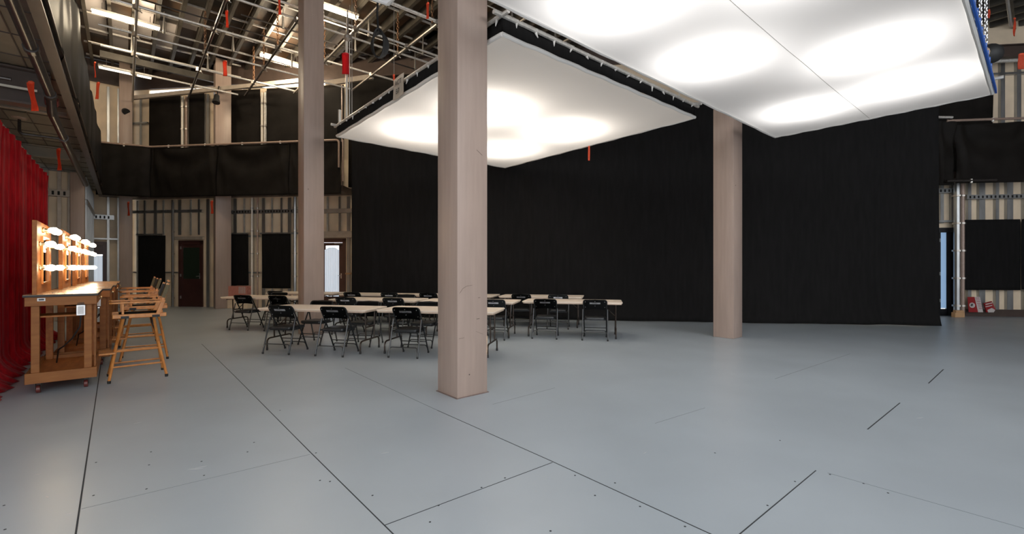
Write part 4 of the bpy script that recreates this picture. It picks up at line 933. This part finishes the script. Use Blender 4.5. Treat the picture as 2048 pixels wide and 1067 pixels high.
for k, (u_, v_, a, lab) in enumerate(((7.80, 0.14, 0.03, None), (9.25, 0.25, -0.04, 'second tall wooden director chair behind the nearest one'), (11.05, 0.21, 0.05, 'third tall wooden director chair back along the makeup stations'), (12.75, 0.21, -0.03, 'farthest tall wooden director chair near the end of the makeup row'))):
    c = d0 if k == 0 else copy_tree(d0)
    c.location = uv(u_, v_); c.rotation_euler = (0, 0, AV + math.pi / 2 + a)
    if lab: c['label'] = lab

# ------------------------------------------------------------------ folding tables
TA = math.radians(-11.5); TL, TW, TH = 2.04, 0.84, 0.74
def ftable(label):
    t = thing('folding_table', label, 'folding table', (0, 0, 0), TA, 'beige folding tables in rows')
    mb = MB(); r = 0.06; pts = []
    for (cx, cy, a0) in ((TL - r, TW - r, 0), (r, TW - r, 90), (r, r, 180), (TL - r, r, 270)):
        for k in range(5): a = math.radians(a0 + k * 22.5); pts.append(Vector((cx + r * math.cos(a), cy + r * math.sin(a), TH - 0.022)))
    mb.prism(pts, Vector((0, 0, 0.022))); mb.build('table_top', M['table'], t, bevel=0.005)
    mb = MB(); mb.prism([Vector((p.x * 0.985 + TL * 0.0075, p.y * 0.975 + TW * 0.0125, TH - 0.045)) for p in pts], Vector((0, 0, 0.023))); mb.build('underside', M['table_edge'], t)
    for x, d in ((0.13, 1), (TL - 0.13, -1)):
        for y in (TW * 0.5 - 0.15, TW * 0.5 + 0.15):
            pass
        mb = MB()
        zf = 0.205
        mb.tube(round_path([(x, 0.10, 0.02), (x, 0.10, zf), (x, TW - 0.10, zf), (x, TW - 0.10, 0.02)], 0.08), 0.014, 8)
        mb.tube([(x, TW * 0.5 - 0.14, zf), (x, TW * 0.5 - 0.16, TH - 0.05)], 0.013, 8); mb.tube([(x, TW * 0.5 + 0.14, zf), (x, TW * 0.5 + 0.16, TH - 0.05)], 0.013, 8)
        mb.tube([(x, 0.08, TH - 0.06), (x, TW - 0.08, TH - 0.06)], 0.012, 8)
        l = mb.build('leg', M['table_leg'], t, smooth=True)
        mb = MB()
        for y in (0.10, TW - 0.10): mb = MB(); mb.lathe((x, y, 0), (0, 0, 1), [(0, 0.018), (0.02, 0.019), (0.05, 0.016)], 8); mb.build('foot_cap', M['rubber'], l)
        mb = MB(); mb.tube([(x, TW / 2, 0.42), (x + d * 0.20, TW / 2, 0.60), (x + d * 0.42, TW / 2, TH - 0.05)], 0.010, 6); mb.bar((x, TW * 0.5 - 0.15, 0.42), (x, TW * 0.5 + 0.15, 0.42), 0.02, 0.02); mb.build('brace', M['table_leg'], t)
    return t
t0 = ftable('t')
for o in [t0] + list(t0.children_recursive): KID[o.name] = list(o.children)
TX = Vector((math.cos(TA), math.sin(TA), 0)); TY = Vector((-math.sin(TA), math.cos(TA), 0))
tables = {
 'A': (Vector((-4.42, 7.83, 0)), 'beige folding table nearest the camera on the left, tan pillar behind'),
 'B': (Vector((-2.28, 7.52, 0)), 'beige folding table partly hidden by the nearest pillar, front row'),
 'C': (Vector((-6.93, 10.72, 0)), 'beige folding table at the left end of the middle row, reaching the far pillar'),
 'D': (Vector((-4.06, 9.95, 0)), 'beige folding table in the middle row just right of the tan pillar'),
 'E': (Vector((-1.96, 9.50, 0)), 'beige folding table in the middle row passing behind the nearest pillar'),
 'F': (Vector((0.20, 9.40, 0)), 'beige folding table at the right end of the middle row'),
 'G': (Vector((-6.80, 12.45, 0)), 'beige folding table at the left end of the back row by the curtained door'),
 'H': (Vector((-4.56, 11.85, 0)), 'beige folding table in the back row right of the tan pillar'),
 'I': (Vector((-2.47, 11.48, 0)), 'beige folding table in the back row passing behind the nearest pillar'),
 'J': (Vector((-0.34, 11.05, 0)), 'beige folding table at the right end of the back row against the black curtain'),
}
for k, (key, (p, lab)) in enumerate(tables.items()):
    c = t0 if k == 0 else copy_tree(t0)
    c.location = p; c['label'] = lab

# ------------------------------------------------------------------ folding chairs (local +y = forward)
def fchair():
    t = thing('folding_chair', 'c', 'folding chair', (0, 0, 0), 0, 'black metal folding chairs round the tables')
    w = 0.225; S = 0.43
    mb = MB()    # front frame: inverted U from the front feet over the top of the back
    mb.tube(round_path([(-w, 0.24, 0.02), (-w, 0.02, 0.46), (-w - 0.004, -0.17, 0.79), (w + 0.004, -0.17, 0.79), (w, 0.02, 0.46), (w, 0.24, 0.02)], 0.05), 0.0125, 8); ff = mb.build('front_frame', M['chair_metal'], t, smooth=True)
    for sx in (-1, 1):
        mb = MB(); mb.tube([(sx * (w + 0.018), -0.10, 0.60), (sx * (w + 0.02), -0.17, 0.36), (sx * (w + 0.022), -0.27, 0.02)], 0.0125, 8); l = mb.build('rear_leg', M['chair_leg'], t, smooth=True)
        mb = MB(); mb.lathe((sx * (w + 0.022), -0.27, 0), (0, 0, 1), [(0, 0.016), (0.03, 0.017)], 8); mb.build('foot_cap', M['rubber'], l); mb = MB(); mb.lathe((sx * w, 0.24, 0), (0, 0, 1), [(0, 0.016), (0.03, 0.017)], 8); mb.build('foot_cap', M['rubber'], ff)
    mb = MB(); mb.tube(round_path([(-w - 0.022, -0.265, 0.09), (-w + 0.0, -0.24, 0.165), (w - 0.0, -0.24, 0.165), (w + 0.022, -0.265, 0.09)], 0.03), 0.008, 6); mb.build('rear_stretcher', M['chair_leg'], t, smooth=True)
    mb = MB(); mb.tube(round_path([(-w, 0.215, 0.07), (-w + 0.02, 0.185, 0.14), (w - 0.02, 0.185, 0.14), (w, 0.215, 0.07)], 0.03), 0.008, 6); mb.tube([(-w, 0.165, 0.20), (w, 0.165, 0.20)], 0.008, 6); mb.build('front_stretcher', M['chair_metal'], t, smooth=True)
    # curved back panel
    mb = MB(); hw = 0.222
    def bp(i, j):
        x = (i * 2 - 1) * hw * (1.0 - (0.05 * (1 - j) if j < 0.5 else 0) - (0.09 * ((j - 0.8) / 0.2) ** 2 if j > 0.8 else 0))
        z = 0.605 + 0.19 * j + 0.012 * (1 - abs(i * 2 - 1)) * (0 if j < .5 else 1)
        if j < 0.3: z -= 0.02 * (abs(i * 2 - 1) ** 2)
        k = (z - 0.46) / 0.33
        y = 0.02 - 0.19 * k - 0.022 * (1 - (2 * i - 1) ** 2) - 0.012
        return Vector((x, y, z))
    mb.grid(bp, 14, 8); pn = mb.build('back_panel', M['chair_metal'], t, solid=0.012, smooth=True)
    def on_back(x, z, o): k = (z - 0.46) / 0.33; return Vector((x, 0.02 - 0.19 * k - 0.022 * (1 - (x / hw) ** 2) - 0.012 - o, z))
    mb = MB(); mb.grid(lambda i, j: on_back(-0.105 + 0.21 * i, 0.712 + 0.032 * j, 0.0155), 8, 1); lb = mb.build('sticker', M['sticker'], pn, solid=0.001)
    mb = MB()
    for (a, b, z) in ((-0.055, -0.02, 0.727), (-0.015, 0.045, 0.725), (-0.05, 0.02, 0.734)): mb.quadbox(on_back(a, z, 0.0185), Vector((b - a, -0.0006, 0)), Vector((0, 0.001, 0)), Vector((0, 0, 0.004)))
    mb.build('print', M['ink'], pn)
    mb = MB()
    for (x, z) in ((-0.19, 0.755), (0.19, 0.755), (-0.19, 0.645), (0.19, 0.645), (0, 0.765), (0, 0.675)): mb.lathe(on_back(x, z, 0.010), (0, -1, 0), [(0, 0.006), (0.006, 0.006), (0.009, 0.003)], 8)
    mb.build('rivet', M['zinc'], pn)
    # padded seat
    mb = MB(); pts = []
    for (cx, cy, a0, r) in ((0.165, 0.17, 0, 0.045), (-0.165, 0.17, 90, 0.045), (-0.155, -0.15, 180, 0.03), (0.155, -0.15, 270, 0.03)):
        for k in range(5): a = math.radians(a0 + 22.5 * k); pts.append(Vector((cx + r * math.cos(a), cy + r * math.sin(a), S - 0.03)))
    mb.prism(pts, Vector((0, 0, 0.045))); mb.build('seat', M['vinyl'], t, bevel=0.014, smooth=True, seg=3)
    mb = MB(); mb.box(-0.205, 0.205, -0.16, 0.17, S - 0.045, S - 0.03); mb.tube([(-w, 0.03, S - 0.02), (w, 0.03, S - 0.02)], 0.009, 6); mb.build('seat_pan', M['chair_metal'], t)
    for sx in (-1, 1): mb = MB(); mb.bar((sx * (w - 0.008), 0.0, S - 0.02), (sx * (w + 0.012), -0.155, S - 0.02), 0.008, 0.02); mb.build('seat_link', M['chair_leg'], t)
    return t
c0 = fchair()
for o in [c0] + list(c0.children_recursive): KID[o.name] = list(o.children)
first = True
def place(px=None, key=None, s=None, side='near', label='', turn=0.0, back=0.0):
    """s = distance along the table from its left end"""
    global first
    p, _ = tables[key]
    if px is not None:      # the chair seen with its back centred on column px
        q0 = p - TY * (0.10 + back); k = (px - CX) / FPX; s = min(1.64, max(0.40, (k * q0.y - q0.x) / (TX.x - k * TX.y)))
    c = c0 if first else copy_tree(c0); first = False
    if side == 'near': c.location = p + TX * s - TY * (-0.07 + back); c.rotation_euler = (0, 0, TA + turn)
    else: c.location = p + TX * s + TY * (TW + 0.10 + back); c.rotation_euler = (0, 0, TA + math.pi + turn)
    c['label'] = label
    return c
place(px=560, key='A', label='black folding chair at the left of the near side of the nearest left table')
place(px=665, key='A', label='black folding chair in front of the nearest left table, below the tan pillar')
place(px=811, key='B', label='black folding chair just left of the nearest pillar, front row')
place(px=484, key='C', label='leftmost black folding chair of all, at the end of the middle row')
place(px=562, key='C', label='black folding chair half hidden behind the left end of the nearest table')
place(px=690, key='D', label='black folding chair just right of the tan pillar, near side of the middle row')
place(px=785, key='D', label='black folding chair showing over the gap between the two front tables')
place(px=990, key='E', label='black folding chair peeking out right of the nearest pillar', back=0.0)
place(px=1090, key='F', label='black folding chair on the left at the near side of the right end table')
place(px=1190, key='F', label='rightmost black folding chair, near side of the right end table')
place(px=547, key='G', label='black folding chair top showing at the left end table of the back row')
place(px=703, key='H', label='black folding chair at the back row table, first right of the tan pillar')
place(px=778, key='H', label='black folding chair at the back row table, second right of the tan pillar')
place(px=853, key='I', label='black folding chair at the back row just left of the nearest pillar')
place(px=1042, key='J', label='black folding chair at the back row behind the left of the right end table')
place(px=1116, key='J', label='black folding chair at the back row behind the right end table, nearer its right end')
place(key='A', s=0.52, side='far', label='black folding chair on the far side of the nearest left table, its left seat')
place(key='A', s=1.50, side='far', label='black folding chair on the far side of the nearest left table, its right seat', turn=0.06)
place(key='B', s=0.50, side='far', label='black folding chair on the far side of the front table left of the nearest pillar')
place(key='C', s=0.75, side='far', label='black folding chair on the far side of the left middle row table')
place(key='C', s=1.55, side='far', label='black folding chair by the tan pillar, far side of the left middle table')
place(key='D', s=1.35, side='far', label='black folding chair on the far side of the table right of the tan pillar')

# ------------------------------------------------------------------ cards leaning at the far right
q = on_wall(1953, 0.32); t = thing('red_poster_board', 'red board with a white round emblem leaning at the far right', 'board', (q.x, q.y, 0.14), WA)
mb = MB(); mb.prism([(-0.20, 0, 0), (0.12, 0, 0), (0.04, 0.04, 0.44), (-0.20, 0.04, 0.44)], Vector((0, 0.012, 0))); mb.build('board', M['red_card'], t)
mb = MB(); mb.prism([(0.04, -0.004, 0), (0.17, -0.004, 0), (0.12, 0.036, 0.44), (-0.02, 0.036, 0.44)], Vector((0, 0.003, 0))); mb.build('white_strip', M['white_card'], t)
mb = MB()
for k in range(7): z = 0.40 - 0.05 * k; mb.box(-0.005 + 0.012 * k, 0.10 + 0.008 * k, 0.030 - 0.0045 * k - 0.004, 0.033 - 0.0045 * k, z, z + 0.012)
mb.build('print_line', M['red_card'], t)
mb = MB(); mb.lathe((-0.10, 0.018, 0.20), (0, -1, 0.09), [(0, 0.075), (0.003, 0.075)], 24); em = mb.build('emblem', M['white_card'], t)
mb = MB(); mb.prism([(-0.145, 0.012, 0.20), (-0.12, 0.012, 0.245), (-0.07, 0.012, 0.24), (-0.09, 0.012, 0.20), (-0.06, 0.012, 0.16), (-0.10, 0.012, 0.18), (-0.13, 0.012, 0.155)], Vector((0, 0.004, 0))); mb.build('emblem_mark', M['ink'], em)
q = on_wall(1981, 0.32); t = thing('folded_carton', 'small folded red and white striped carton at the far right', 'carton', (q.x, q.y, 0.14), WA)
mb = MB(); mb.prism([(-0.10, 0, 0.0), (0.08, 0, 0.0), (0.13, 0, 0.10), (0.06, 0.03, 0.32), (-0.14, 0.03, 0.26), (-0.12, 0, 0.1)], Vector((0, 0.03, 0))); mb.build('carton', M['red_card'], t)
mb = MB(); mb.prism([(-0.06, -0.004, 0.0), (0.08, -0.004, 0.0), (0.12, -0.004, 0.07), (0.03, -0.004, 0.13), (-0.08, -0.004, 0.07)], Vector((0, 0.004, 0)))
for z in (0.14, 0.21): mb.prism([(-0.12, 0.008, z), (0.05, 0.008, z + 0.05), (0.05, 0.008, z + 0.075), (-0.12, 0.008, z + 0.03)], Vector((0, 0.004, 0)))
mb.build('white_stripe', M['white_card'], t)
